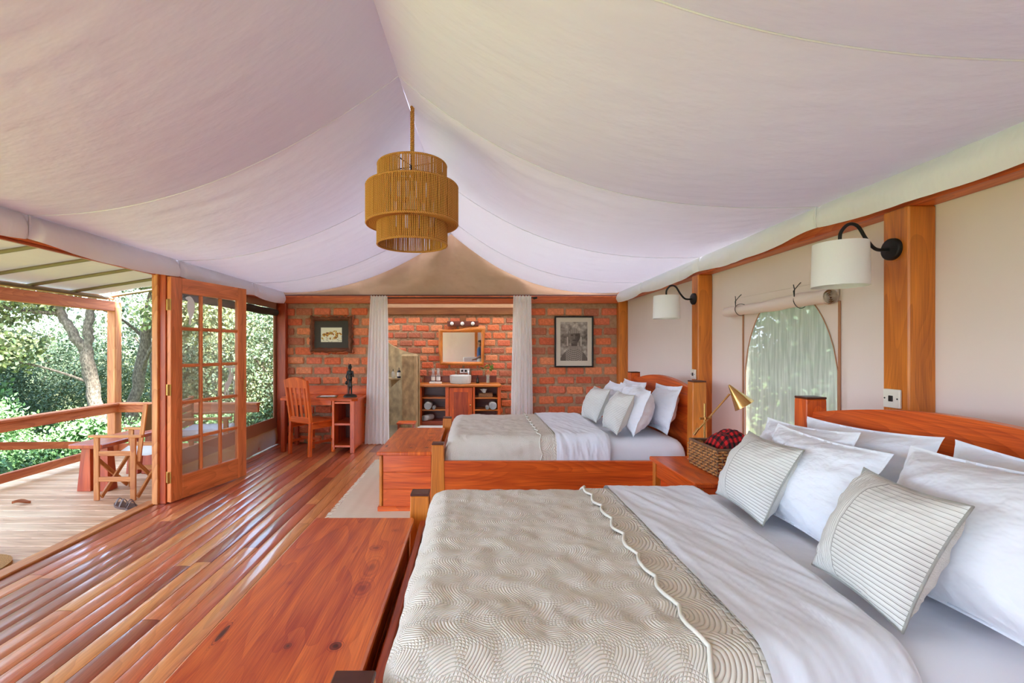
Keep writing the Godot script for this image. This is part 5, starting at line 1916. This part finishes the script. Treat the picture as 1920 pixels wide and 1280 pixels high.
	cm.grid(40, 12, func(u: float, w: float) -> Vector3:
		var x := lerpf(-0.94, -2.2, u)
		return P(x, w * prof2.call(x), zc.call(x) + 0.14))
	cm.grid(40, 2, func(u: float, w: float) -> Vector3:
		var x := lerpf(-2.2, -0.94, u)
		return P(x, prof2.call(x), zc.call(x) + 0.14 * w))
	cm.quad(P(-0.94, 0, 8.35), P(-0.94, 0, 8.49), P(-0.94, 1.31, 8.49), P(-0.94, 1.31, 8.35))
	part("curved_wall", cm, M.concrete, sw)
	part("pier", MB.new().box(Vector3(0.26, 1.31, 0.38), P(-1.085, 0.655, 8.16), 0.03), M.concrete, sw)
	part("shelf", MB.new().extrude(PackedVector2Array([Vector2(-0.28, -0.13), Vector2(0.06, -0.10), Vector2(0.08, 0.13), Vector2(-0.28, 0.13)]), 0.025, P(-1.30, 0.88, 8.22), Basis(Vector3.RIGHT, -PI / 2)), M.concrete, sw)
	part("bracket", MB.new().extrude(PackedVector2Array([Vector2(0, 0), Vector2(0, -0.14), Vector2(0.16, 0)]), 0.05, P(-1.42, 0.868, 8.22)), M.concrete, sw)
	var bb := bottle("shower_bottle", "dark blue bottle with a white label on the shower shelf", P(-1.275, 0.893, 8.2), M.blue_glass, 0.034, 0.14)
	part("label", MB.new().lathe([Vector2(0.0348, 0.03), Vector2(0.0348, 0.10)], 18), M.paper, bb)
	bottle("shower_bottle", "clear glass bottle on the shower shelf next to the curtain", P(-1.38, 0.893, 8.22), M.bottle_glass, 0.03, 0.12)
	var stl := thing("step_stool", "low wooden step stool on the bathroom floor beside the curtain", "stool", P(-1.06, 0, 7.62))
	part("seat", MB.new().box(Vector3(0.30, 0.03, 0.22), Vector3(0, 0.205, 0), 0.006), M.desk, stl)
	for sx: float in [-1.0, 1.0]:
		part("leg", MB.new().box(Vector3(0.03, 0.19, 0.20), Vector3(sx * 0.12, 0.095, 0), 0.004), M.red_wood, stl)
	solo("bath_mat", MB.new().box(Vector3(0.62, 0.018, 0.36), Vector3(0, 0.009, 0), 0.006), M.towel, "white bath mat on the floor in front of the vanity", "bath mat", "", P(-0.72, 0.0, 8.30))


func bottle(called: String, label: String, at: Vector3, m: Material, r: float, h: float) -> Node3D:
	var b := thing(called, label, "bottle", at)
	part("body", MB.new().lathe([Vector2(0, 0.001), Vector2(r * 0.92, 0.001), Vector2(r, 0.008), Vector2(r, h * 0.78), Vector2(r * 0.55, h * 0.92), Vector2(r * 0.36, h), Vector2(0, h)], 18), m, b)
	part("pump", MB.new().tube(PackedVector3Array([Vector3(0, h * 0.98, 0), Vector3(0, h * 1.22, 0), Vector3(0.002, h * 1.28, 0.012), Vector3(0.004, h * 1.27, 0.035)]), 0.006, 8), M.black, b)
	return b


# ---------------------------------------------------------------- verandah
func build_verandah() -> void:
	var d := structure("deck", "pale weathered timber deck boards outside the open doorway", "deck")
	var pitch := 0.148
	var mesh := MB.new().box(Vector3(1.98, 0.03, pitch - 0.006), Vector3.ZERO, 0.005, Basis.IDENTITY, 0).mesh()
	var mesh2 := MB.new().box(Vector3(1.98, 0.03, pitch - 0.006), Vector3(0.4, 0, 0.7), 0.005, Basis.IDENTITY, 0)
	for i in mesh2.v.size(): mesh2.v[i] -= Vector3(0.4, 0, 0.7)
	var m2 := mesh2.mesh()
	var z := -1.0
	var n := 0
	while z < 6.42:
		var o := part("board", [mesh, m2][n % 2], M.deck[rng.randi() % 4], d)
		o.position = P(-3.965, -0.030 + rng.randf_range(-0.001, 0.001), z)
		n += 1
		z += pitch
	part("joist", MB.new().span(-4.9, -2.98, -0.14, -0.05, -1.0, 6.42, 0.0), M.lintel, d)

	var r := thing("deck_railing", "weathered orange timber railing round the deck with a diagonal brace", "railing", P(-4.8, 0, 6.3))
	part("corner_post", MB.new().box(Vector3(0.11, 2.0, 0.12), Vector3(0, 0.96, 0), 0.006), M.post_out, r)
	part("post", MB.new().box(Vector3(0.11, 2.0, 0.12), Vector3(0, 0.96, 3.4), 0.006), M.post_out, r)
	part("top_rail", MB.new().box(Vector3(0.05, 0.10, 6.9), Vector3(0.035, 0.605, 3.45), 0.005), M.rail_wood, r)
	part("cap_rail", MB.new().box(Vector3(0.11, 0.03, 6.9), Vector3(0.035, 0.668, 3.45), 0.006), M.rail_wood, r)
	part("lower_rail", MB.new().box(Vector3(0.045, 0.09, 6.9), Vector3(0.035, 0.085, 3.45), 0.005), M.rail_wood, r)
	for q in [[0.05, 0.13, 2.4, 0.58], [3.35, 0.13, 5.8, 0.58]]:
		var b := MB.new()
		bar(b, Vector3(0.0, q[1], q[0]), Vector3(0.0, q[3], q[2]), 0.08, 0.035, 0.004)
		part("brace", b, M.rail_wood, r)
	part("end_rail", MB.new().box(Vector3(1.9, 0.10, 0.05), Vector3(0.98, 0.60, -0.02), 0.005), M.rail_wood, r)
	part("end_cap_rail", MB.new().box(Vector3(1.9, 0.03, 0.11), Vector3(0.98, 0.665, -0.02), 0.006), M.rail_wood, r)
	part("end_lower_rail", MB.new().box(Vector3(1.9, 0.09, 0.045), Vector3(0.98, 0.085, -0.02), 0.005), M.rail_wood, r)

	var b := structure("trim_6", "orange timber beam carrying the outer edge of the verandah canvas", "beam")
	part("beam", MB.new().span(-4.85, -4.75, 1.90, 2.03, -1.0, 6.37, 0.006, 2), M.rail_wood, b)

	var v := thing("verandah_canopy", "yellowish canvas canopy on dark poles over the deck", "canopy", P(-4.95, 2.12, 6.3))
	var m := MB.new()
	var nz := noise(0.9, 501, 3)
	m.grid(60, 26, func(u: float, w: float) -> Vector3:
		var x := lerpf(0.0, 2.15, w)
		var zz := lerpf(7.4, 0.12, u)
		return Vector3(x, x * 0.155 + 0.02 * nz.get_noise_2d(zz * 1.2, x * 1.5) - 0.03 * absf(sin(zz / 0.57 * PI)) * 0.6, zz))
	part("canvas_sheet", m, M.roof, v)
	var top := MB.new()
	top.quad(Vector3(0, 0.06, 7.4), Vector3(2.2, 0.40, 7.4), Vector3(2.2, 0.40, 0.1), Vector3(0, 0.06, 0.1))
	part("fly", top, M.canvas_olive, v)
	for i in 13:
		var zz := 0.0 + i * 0.57
		part("rafter_pole", MB.new().tube(PackedVector3Array([Vector3(-0.02, -0.035, zz), Vector3(2.1, 0.155 * 2.1 - 0.03, zz)]), 0.019, 8), M.iron_pole, v)
	part("eave_pole", MB.new().tube(PackedVector3Array([Vector3(0.12, -0.045, 7.3), Vector3(0.12, -0.045, -0.02)]), 0.018, 8), M.iron_pole, v)
	part("gutter_roll", MB.new().tube(PackedVector3Array([Vector3(0.03, -0.03, 7.3), Vector3(0.03, -0.04, 4.0), Vector3(0.03, -0.03, -0.02)]), 0.03, 10), M.canvas_olive, v)

	# low bench
	var bn := thing("bench", "low dark-topped wooden bench with four tapered block legs on the deck", "bench", P(-3.765, -0.014, 5.05))
	part("seat", MB.new().box(Vector3(0.33, 0.045, 0.98), Vector3(0, 0.462, 0), 0.008, Basis.IDENTITY, 2), M.red_wood, bn)
	for sx: float in [-1.0, 1.0]:
		for sz: float in [-1.0, 1.0]:
			part("leg", MB.new().box(Vector3(0.14, 0.44, 0.13), Vector3(sx * 0.088, 0.22, sz * 0.33), 0.005, Basis.IDENTITY, 1, Vector2(0.6, 0.6)), M.red_wood, bn)

	folding_chair("folding wooden chair with a canvas seat and back beside the door jamb", P(-3.30, -0.014, 4.60), PI / 2)
	var ac := thing("deck_armchair", "wooden deck armchair with a slatted back seen through the door glass", "chair", P(-3.24, -0.014, 5.76), deg_to_rad(-75))
	for sx: float in [-1.0, 1.0]:
		for sz: float in [-1.0, 1.0]:
			part("leg", MB.new().box(Vector3(0.05, 0.58 if sz < 0 else 0.82, 0.05), Vector3(sx * 0.27, 0.29 if sz < 0 else 0.41, sz * 0.26), 0.004), M.pale_wood, ac)
		part("armrest", MB.new().box(Vector3(0.07, 0.025, 0.62), Vector3(sx * 0.27, 0.595, -0.01), 0.006), M.pale_wood, ac)
	for i in 4:
		part("back_slat", MB.new().box(Vector3(0.50, 0.07, 0.02), Vector3(0, 0.50 + i * 0.09, 0.26), 0.004), M.pale_wood, ac)
	part("seat_frame", MB.new().box(Vector3(0.52, 0.05, 0.54), Vector3(0, 0.36, 0), 0.005), M.pale_wood, ac)
	part("seat_cushion", MB.new().box(Vector3(0.49, 0.08, 0.50), Vector3(0, 0.425, -0.01), 0.03), M.white, ac)

	for k in 2:
		var s := thing("sandal", ["brown leather sandal standing a little nearer the door jamb", "brown leather sandal lying further out on the deck boards"][k], "sandal", P([-3.02, -3.14][k], -0.015, [4.16, 4.21][k]), [0.7, 0.95][k], "pair of sandals by the doorway")
		var sole := PackedVector2Array()
		for i in 24:
			var a := TAU * i / 24.0
			sole.append(Vector2(cos(a) * (0.042 + 0.006 * sin(a) + 0.004 * cos(2 * a)), sin(a) * 0.13))
		part("sole", MB.new().extrude(sole, 0.018, Vector3(0, 0.01, 0), Basis(Vector3.RIGHT, -PI / 2)), M.leather, s)
		var st := MB.new()
		for q in [[-0.035, 0.05, 0.035, 0.06, 0.05], [-0.036, -0.05, 0.036, -0.04, 0.06]]:
			var pts := PackedVector3Array()
			for i in 9:
				var t := i / 8.0
				pts.append(Vector3(lerpf(q[0], q[2], t), 0.018 + q[4] * sin(PI * t), -lerpf(q[1], q[3], t)))
			for j in 8:
				bar(st, pts[j], pts[j + 1], 0.028, 0.004, 0.001, Vector3.BACK)
		part("strap", st, M.leather, s)
	var lf := MB.new()
	lf.grid(8, 6, func(u: float, w: float) -> Vector3:
		var a := (w - 0.5) * 2.0
		return Vector3((u - 0.5) * 0.14, 0.012 + 0.022 * a * a + 0.008 * sin(u * 5.0), a * 0.035 * sin(PI * clampf(u, 0.03, 0.97))))
	solo("dead_leaf", lf, M.dead_leaf, "curled brown dead leaf lying on the pale deck boards", "leaf", "", P(-4.10, -0.014, 4.27), 0.3)
	var pl := PackedVector2Array()
	for i in 40:
		var a := TAU * i / 40.0
		pl.append(Vector2(0.36 * signf(cos(a)) * pow(absf(cos(a)), 0.6), 0.46 * signf(sin(a)) * pow(absf(sin(a)), 0.6)))
	var dm := MB.new().extrude(pl, 0.024, Vector3(0, 0.013, 0), Basis(Vector3.RIGHT, -PI / 2))
	solo("doormat", dm, M.coir, "golden coir doormat on the deck outside the sill", "doormat", "", P(-3.33, -0.015, 2.73))


func folding_chair(label: String, at: Vector3, turn: float) -> void:
	var c := thing("folding_chair", label, "chair", at, turn)
	c.scale.x = 0.82
	# the sitter faces -z
	for s: float in [-1.0, 1.0]:
		part("armrest", MB.new().box(Vector3(0.055, 0.022, 0.50), Vector3(s * 0.27, 0.60, -0.02), 0.005), M.pale_wood, c)
		part("leg", MB.new().box(Vector3(0.026, 0.585, 0.05), Vector3(s * 0.27, 0.295, -0.20), 0.004), M.pale_wood, c)
		part("leg", MB.new().box(Vector3(0.026, 0.585, 0.05), Vector3(s * 0.27, 0.295, 0.14), 0.004), M.pale_wood, c)
		part("side_rail", MB.new().box(Vector3(0.022, 0.045, 0.33), Vector3(s * 0.27, 0.44, -0.03), 0.004), M.pale_wood, c)
		part("foot_rail", MB.new().box(Vector3(0.022, 0.045, 0.36), Vector3(s * 0.27, 0.20, -0.03), 0.004), M.pale_wood, c)
		var b := MB.new()
		bar(b, Vector3(s * 0.24, 0.36, 0.17), Vector3(s * 0.24, 0.90, 0.24), 0.022, 0.04, 0.003, Vector3.RIGHT)
		part("back_post", b, M.pale_wood, c)
		for z: float in [-0.20, 0.14]:
			var x := MB.new()
			bar(x, Vector3(-s * 0.25, 0.03, z + 0.03 * s), Vector3(s * 0.25, 0.40, z + 0.03 * s), 0.04, 0.02, 0.003, Vector3.UP)
			part("cross_leg", x, M.pale_wood, c)
	part("seat_canvas", MB.new().grid(14, 8, func(u: float, w: float) -> Vector3:
		return Vector3((u - 0.5) * 0.5, 0.425 - 0.045 * sin(PI * u), lerpf(0.16, -0.22, w))), M.paper, c)
	part("back_canvas", MB.new().grid(12, 8, func(u: float, w: float) -> Vector3:
		return Vector3((u - 0.5) * 0.5, lerpf(0.64, 0.89, w), lerpf(0.195, 0.235, w) + 0.03 * sin(PI * u))), M.sling, c)
	part("back_canvas_rear", MB.new().grid(12, 8, func(u: float, w: float) -> Vector3:
		return Vector3((0.5 - u) * 0.5, lerpf(0.64, 0.89, w), lerpf(0.195, 0.235, w) + 0.03 * sin(PI * u) + 0.006)), M.sling, c)


# ---------------------------------------------------------------- trees and scrub
func sprig(n: int, size: float, spread: float, sd: int, slim := 0.36) -> ArrayMesh:
	# a twig's worth of leaves, each folded along its midrib
	var r := RandomNumberGenerator.new()
	r.seed = sd
	var m := MB.new()
	for i in n:
		var c := Vector3(r.randf_range(-1, 1), r.randf_range(-1, 1), r.randf_range(-1, 1)) * spread
		var dv := (c.normalized() * 0.7 + Vector3(r.randf_range(-1, 1), r.randf_range(-0.9, 0.5), r.randf_range(-1, 1))).normalized() * size * r.randf_range(0.7, 1.2)
		var sd2 := dv.cross(Vector3(r.randf_range(-0.6, 0.6), 1, r.randf_range(-0.6, 0.6))).normalized() * size * slim
		var up := sd2.cross(dv).normalized() * size * 0.10
		m.tri(c, c + dv * 0.45 + sd2 + up, c + dv)
		m.tri(c, c + dv, c + dv * 0.45 - sd2 + up)
	return m.mesh()


func foliage(parent: Node3D, called: String, mesh: Mesh, puffs: Array, count: int, cols: Array, sd: int) -> void:
	# puffs: [centre, radii]; sprigs gather towards the skin of each puff
	var r := RandomNumberGenerator.new()
	r.seed = sd
	var mm := MultiMesh.new()
	mm.transform_format = MultiMesh.TRANSFORM_3D
	mm.use_colors = true
	mm.mesh = mesh
	mm.instance_count = count
	var vol := 0.0
	for p in puffs: vol += pow(p[1].x * p[1].y * p[1].z, 0.667)
	var k := 0
	for pi in puffs.size():
		var p: Array = puffs[pi]
		var c := int(count * pow(p[1].x * p[1].y * p[1].z, 0.667) / vol) if pi < puffs.size() - 1 else count - k
		for i in c:
			if k >= count: break
			var dir := Vector3(r.randfn(), r.randfn(), r.randfn()).normalized()
			var rad := pow(r.randf(), 0.42)
			var q: Vector3 = p[0] + dir * rad * p[1]
			var b := Basis(Vector3(r.randfn(), r.randfn(), r.randfn()).normalized(), r.randf() * TAU).scaled(Vector3.ONE * r.randf_range(0.7, 1.35))
			mm.set_instance_transform(k, Transform3D(b, q))
			var col: Color = cols[r.randi() % cols.size()]
			var f := r.randf_range(0.55, 1.0)
			mm.set_instance_color(k, Color(col.r * f, col.g * f, col.b * f))
			k += 1
	var o := MultiMeshInstance3D.new()
	o.name = called
	o.multimesh = mm
	o.material_override = M.leaf
	parent.add_child(o, true)
	o.set_meta("kind", "stuff")


func lin(r: int, g: int, b: int) -> Color:
	return Color8(r, g, b).srgb_to_linear()


func limb(m: MB, pts: Array, r0: float, r1: float, sd: int) -> void:
	var nz := noise(1.0, sd, 2)
	var cv := Curve3D.new()
	for p in pts: cv.add_point(p)
	for i in range(1, cv.point_count - 1):
		var t := (cv.get_point_position(i + 1) - cv.get_point_position(i - 1)) * 0.2
		cv.set_point_in(i, -t)
		cv.set_point_out(i, t)
	var out := PackedVector3Array()
	var rad := PackedFloat32Array()
	var n := 22
	for i in n + 1:
		var q := cv.sample_baked(cv.get_baked_length() * i / n, true)
		out.append(q + Vector3(nz.get_noise_1d(i * 0.6), 0, nz.get_noise_1d(i * 0.6 + 50.0)) * r0 * 0.35)
		rad.append(lerpf(r0, r1, float(i) / n) * (1.0 + 0.16 * nz.get_noise_1d(i * 1.3 + 90.0)))
	m.tube(out, rad, 9)


func tree(label: String, at: Vector3, limbs: Array, puffs: Array, count: int, leaf: Mesh, cols: Array, sd: int, group := "") -> void:
	var t := thing("tree", label, "tree", at, 0.0, group)
	var m := MB.new()
	limb(m, limbs[0][0], limbs[0][1], limbs[0][2], sd)
	part("trunk", m, M.bark, t)
	for i in range(1, limbs.size()):
		var b := MB.new()
		limb(b, limbs[i][0], limbs[i][1], limbs[i][2], sd + i)
		part("branch", b, M.bark, t)
	foliage(t, "foliage", leaf, puffs, count, cols, sd + 77)


func shrub(label: String, at: Vector3, puffs: Array, count: int, leaf: Mesh, cols: Array, sd: int, group: String) -> void:
	var t := thing("shrub", label, "shrub", at, 0.0, group)
	var m := MB.new()
	for p in puffs:
		var c: Vector3 = p[0]
		m.tube(PackedVector3Array([Vector3(c.x * 0.2, -0.05, c.z * 0.2), Vector3(c.x * 0.6, c.y * 0.5, c.z * 0.6), c]), PackedFloat32Array([0.03, 0.02, 0.008]), 6)
	part("stems", m, M.bark, t)
	foliage(t, "foliage", leaf, puffs, count, cols, sd)


func build_outdoors() -> void:
	var g := structure("ground", "grassy green-brown hillside falling away below the deck", "ground")
	var gm := MB.new()
	var nz := noise(0.15, 601, 4)
	gm.grid(80, 80, func(u: float, w: float) -> Vector3:
		var x := lerpf(-45.0, 30.0, u)
		var z := lerpf(25.0, -50.0, w)
		var y := -0.9 + 0.35 * nz.get_noise_2d(x, z) - 0.10 * maxf(0.0, -x - 5.0)
		if x > -5.5 and x < 3.0: y = minf(y, -0.6)
		return Vector3(x, y, z))
	part("soil", gm, M.soil, g)

	var small := sprig(9, 0.075, 0.13, 1)
	var broad := sprig(7, 0.13, 0.16, 2, 0.42)
	var fine := sprig(14, 0.05, 0.14, 3, 0.3)
	var grey := [lin(110, 124, 88), lin(126, 138, 98), lin(94, 112, 80), lin(140, 146, 108)]
	var fresh := [lin(88, 122, 62), lin(76, 112, 56), lin(100, 132, 72), lin(66, 100, 52)]
	var deep := [lin(80, 100, 66), lin(92, 112, 74), lin(104, 120, 80)]
	var olive := [lin(132, 138, 88), lin(148, 148, 94), lin(142, 148, 84), lin(112, 126, 80)]

	# the forked tree beyond the deck rail
	tree("forked pale-barked tree right behind the deck railing", P(-6.55, -1.0, 8.0), [
		[[Vector3(0.35, -0.3, 0), Vector3(0.22, 1.0, 0), Vector3(0.05, 1.9, 0), Vector3(-0.02, 2.35, 0.0)], 0.125, 0.10],
		[[Vector3(-0.02, 2.3, 0), Vector3(-0.18, 2.7, 0.1), Vector3(-0.42, 3.1, 0.1), Vector3(-0.6, 3.8, 0.2)], 0.085, 0.05],
		[[Vector3(0.0, 2.3, 0), Vector3(0.03, 2.9, 0.0), Vector3(0.06, 3.8, -0.1)], 0.08, 0.05],
		[[Vector3(-0.35, 3.0, 0.1), Vector3(-1.0, 3.05, 0.3), Vector3(-1.6, 3.3, 0.4), Vector3(-2.1, 3.35, 0.4)], 0.035, 0.012],
		[[Vector3(0.1, 1.8, 0), Vector3(-0.5, 2.1, 0.3), Vector3(-1.3, 2.3, 0.5)], 0.025, 0.01]],
		[[Vector3(-1.6, 3.5, 0.3), Vector3(1.5, 0.7, 1.2)], [Vector3(0.4, 4.5, 0), Vector3(1.7, 0.8, 1.5)], [Vector3(-1.2, 2.4, 0.5), Vector3(0.8, 0.35, 0.7)]], 2600, small, olive, 611, "trees beyond the verandah")
	tree("slim mossy tree leaning beside the forked tree", P(-6.25, -1.1, 8.7), [
		[[Vector3(-0.2, -0.2, 0), Vector3(-0.05, 1.2, 0), Vector3(0.14, 2.3, 0), Vector3(0.35, 3.6, 0), Vector3(0.5, 4.6, 0)], 0.12, 0.07],
		[[Vector3(0.1, 2.0, 0), Vector3(0.5, 2.6, 0.2), Vector3(1.1, 3.0, 0.3)], 0.04, 0.015]],
		[[Vector3(0.7, 4.3, 0), Vector3(1.4, 0.8, 1.2)], [Vector3(1.2, 3.1, 0.3), Vector3(0.8, 0.4, 0.7)]], 1500, small, olive, 631, "trees beyond the verandah")
	tree("slim grey tree whose trunk stands between the forked tree and the post", P(-6.9, -1.2, 9.4), [
		[[Vector3(0.75, -0.2, 0), Vector3(0.6, 1.4, 0), Vector3(0.55, 2.6, 0), Vector3(0.75, 4.4, 0)], 0.10, 0.06],
		[[Vector3(0.55, 2.6, 0), Vector3(0.0, 3.2, 0.2), Vector3(-0.7, 3.5, 0.3)], 0.035, 0.014]],
		[[Vector3(0.5, 4.6, 0), Vector3(1.5, 0.8, 1.2)]], 900, small, grey, 641, "trees beyond the verandah")
	# the wood behind: dense crowns at several depths
	var spots := [
		["bushy grey-green tree at the left edge of the view", -9.4, 7.2, 2.6, deep, 1700], ["dense dark green tree behind the forked tree", -9.6, 10.6, 3.3, deep, 2400],
		["tall grey-green tree seen right of the verandah post", -7.6, 12.0, 4.4, grey, 2400], ["pale olive tree far left beyond the railing", -13.5, 9.0, 4.6, grey, 2400],
		["olive-leaved tree seen through the door glass", -5.9, 11.6, 3.6, olive, 2200], ["dark tree beyond the netted left wall", -4.4, 11.4, 3.8, deep, 2200],
		["distant hazy tree furthest left", -17.0, 14.0, 5.5, grey, 2400], ["distant pale tree between the crowns", -12.5, 16.5, 5.6, grey, 2600], ["broad tree beyond the left corner of the tent", -7.2, 16.5, 5.4, olive, 2400]]
	for k in spots.size():
		var s: Array = spots[k]
		var h: float = s[3]
		var w := 0.62 * h
		tree(s[0], P(s[1], -1.4, s[2]), [
			[[Vector3(0, -0.3, 0), Vector3(0.08, h * 0.3, 0.05), Vector3(-0.05, h * 0.6, 0), Vector3(0.06, h * 0.95, 0)], 0.13, 0.05],
			[[Vector3(0.05, h * 0.35, 0), Vector3(0.5, h * 0.55, 0.2), Vector3(0.9, h * 0.7, 0.3)], 0.05, 0.015],
			[[Vector3(0.0, h * 0.4, 0), Vector3(-0.5, h * 0.6, 0.3), Vector3(-1.0, h * 0.78, 0.3)], 0.05, 0.015]],
			[[Vector3(0, h * 0.62, 0), Vector3(w, h * 0.38, w)], [Vector3(w * 0.7, h * 0.45, 0.3), Vector3(w * 0.6, h * 0.28, w * 0.6)], [Vector3(-w * 0.7, h * 0.5, 0.5), Vector3(w * 0.6, h * 0.3, w * 0.6)], [Vector3(0.1, h * 0.9, 0), Vector3(w * 0.55, h * 0.25, w * 0.55)]],
			s[5], [small, fine, small][k % 3], s[4], 700 + k * 10, "trees beyond the verandah")
	# fresh scrub below the rail
	var sh := [["bright green shrub just outside the deck at the left edge", -6.3, 5.3, 1.25], ["bright green shrub behind the diagonal brace", -6.7, 6.4, 1.35], ["leafy shrub at the foot of the forked tree", -6.2, 7.3, 1.05],
		["low leafy shrub behind the bench", -5.5, 7.4, 1.0], ["broad-leaved shrub further down the slope", -8.0, 7.4, 1.7], ["green shrub past the far end of the deck", -4.4, 7.6, 1.15], ["shrub beyond the netted left wall", -3.4, 8.4, 1.3],
		["dark shrub in the gap left of the forked tree", -8.8, 8.9, 2.0]]
	for k in sh.size():
		var s: Array = sh[k]
		var h: float = s[3]
		shrub(s[0], P(s[1], -0.95, s[2]), [[Vector3(0, h * 0.6, 0), Vector3(0.75, h * 0.42, 0.7)], [Vector3(0.55, h * 0.45, 0.2), Vector3(0.5, h * 0.36, 0.5)], [Vector3(-0.5, h * 0.5, 0.25), Vector3(0.55, h * 0.4, 0.5)], [Vector3(0.1, h * 0.95, -0.1), Vector3(0.35, h * 0.22, 0.35)]],
			1100, [small, fine][k % 2], fresh if k != 7 else deep, 900 + k * 10, "scrub below the deck railing")
	# greenery behind the right-hand netting
	for k in 3:
		var q: Array = [["blurred green tree outside the netted window, to its left", 5.2, 6.6, 3.4], ["blurred green tree outside the netted window, in the middle", 5.6, 4.6, 3.2], ["blurred pale tree outside the netted window, to its right", 5.0, 2.4, 3.2]][k]
		var h: float = q[3]
		tree(q[0], P(q[1], -0.9, q[2]), [[[Vector3(0, -0.2, 0), Vector3(0.05, h * 0.4, 0), Vector3(0, h * 0.9, 0)], 0.10, 0.05]],
			[[Vector3(0, h * 0.5, 0), Vector3(1.3, h * 0.42, 1.4)], [Vector3(-0.4, h * 0.8, 0), Vector3(0.9, h * 0.3, 1.0)]], 1800, small, [fresh, grey, olive][k], 1000 + k * 10, "trees outside the netted window")


# ---------------------------------------------------------------- the person in the mirror
func build_person() -> void:
	var p := thing("person", "standing person in a blue shirt and pale trousers, seen in the bathroom mirror", "person", P(0.34, 0.0, -0.95), deg_to_rad(100))
	# local: faces -z
	var sk := []
	for s: float in [-1.0, 1.0]:
		sk.append_array([[Vector3(s * 0.10, 0.92, 0), 0.085, Vector3(s * 0.105, 0.50, -0.01), 0.058], [Vector3(s * 0.105, 0.50, -0.01), 0.056, Vector3(s * 0.11, 0.09, 0.02), 0.038],
			[Vector3(s * 0.11, 0.05, 0.04), 0.036, Vector3(s * 0.125, 0.035, -0.14), 0.03],
			[Vector3(s * 0.185, 1.40, 0.0), 0.052, Vector3(s * 0.23, 1.12, 0.03), 0.042], [Vector3(s * 0.23, 1.12, 0.03), 0.040, Vector3(s * 0.17, 0.99, -0.17), 0.028],
			[Vector3(s * 0.17, 0.985, -0.18), 0.030, Vector3(s * 0.145, 0.975, -0.25), 0.026]])
		for f in 5:
			var o := (f - 2) * 0.014
			var ln: float = [0.035, 0.055, 0.06, 0.056, 0.045][f]
			sk.append([Vector3(s * 0.145 + o, 0.97, -0.255), 0.0085, Vector3(s * 0.135 + o, 0.95, -0.255 - ln), 0.0075])
	sk.append_array([[Vector3(0, 0.98, 0), 0.13, Vector3(0, 1.18, 0.01), 0.125], [Vector3(0, 1.18, 0.01), 0.125, Vector3(0, 1.36, 0.01), 0.13], [Vector3(-0.13, 1.40, 0), 0.065, Vector3(0.13, 1.40, 0), 0.065],
		[Vector3(0, 1.42, 0), 0.058, Vector3(0, 1.53, -0.01), 0.05], [Vector3(0, 1.64, -0.005), 0.092, Vector3(0, 1.575, -0.035), 0.066],
		[Vector3(0, 1.635, -0.09), 0.012, Vector3(0, 1.605, -0.112), 0.014], [Vector3(-0.088, 1.63, 0.0), 0.02, Vector3(-0.09, 1.60, 0.0), 0.016], [Vector3(0.088, 1.63, 0.0), 0.02, Vector3(0.09, 1.60, 0.0), 0.016]])
	var body := part("body", blob(sk, 0.0115, 0.035), M.skin, p)
	var shirt := [[Vector3(0, 0.93, 0), 0.148, Vector3(0, 1.18, 0.01), 0.142], [Vector3(0, 1.18, 0.01), 0.142, Vector3(0, 1.36, 0.01), 0.145], [Vector3(-0.15, 1.40, 0), 0.075, Vector3(0.15, 1.40, 0), 0.075]]
	for s: float in [-1.0, 1.0]:
		shirt.append([Vector3(s * 0.185, 1.40, 0), 0.070, Vector3(s * 0.222, 1.17, 0.025), 0.062])
	part("shirt", blob(shirt, 0.014, 0.035), M.shirt, p)
	var tr := [[Vector3(-0.06, 0.93, 0), 0.125, Vector3(0.06, 0.93, 0), 0.125]]
	for s: float in [-1.0, 1.0]:
		tr.append_array([[Vector3(s * 0.10, 0.90, 0), 0.10, Vector3(s * 0.107, 0.50, -0.008), 0.076], [Vector3(s * 0.107, 0.50, -0.008), 0.074, Vector3(s * 0.112, 0.12, 0.02), 0.06]])
	part("trousers", blob(tr, 0.014, 0.03), M.trousers, p)
	part("hair", blob([[Vector3(0, 1.67, 0.012), 0.092, Vector3(0, 1.62, 0.03), 0.085], [Vector3(0, 1.70, -0.04), 0.062, Vector3(0, 1.69, 0.0), 0.075]], 0.01, 0.02), M.hair, p)
	for s: float in [-1.0, 1.0]:
		part("eye", MB.new().lathe([Vector2(0, -0.010), Vector2(0.008, -0.006), Vector2(0.010, 0), Vector2(0.008, 0.006), Vector2(0, 0.010)], 10, Vector3(s * 0.034, 1.635, -0.092)), M.black, p)
	part("mouth", MB.new().box(Vector3(0.045, 0.008, 0.012), Vector3(0, 1.572, -0.098), 0.003), M.leather, p)

	var wc := thing("armchair", "white upholstered armchair glimpsed only in the bathroom mirror", "chair", P(-0.05, 0, -1.55), PI)
	part("seat", MB.new().box(Vector3(0.62, 0.18, 0.6), Vector3(0, 0.36, 0), 0.04), M.white, wc)
	part("backrest", MB.new().box(Vector3(0.62, 0.66, 0.14), Vector3(0, 0.74, 0.28), 0.05), M.white, wc)
	for sx: float in [-1.0, 1.0]:
		part("arm", MB.new().box(Vector3(0.10, 0.28, 0.6), Vector3(sx * 0.31, 0.5, 0), 0.03), M.white, wc)
		for sz: float in [-1.0, 1.0]:
			part("leg", MB.new().box(Vector3(0.05, 0.27, 0.05), Vector3(sx * 0.26, 0.135, sz * 0.24), 0.004), M.dark_wood, wc)
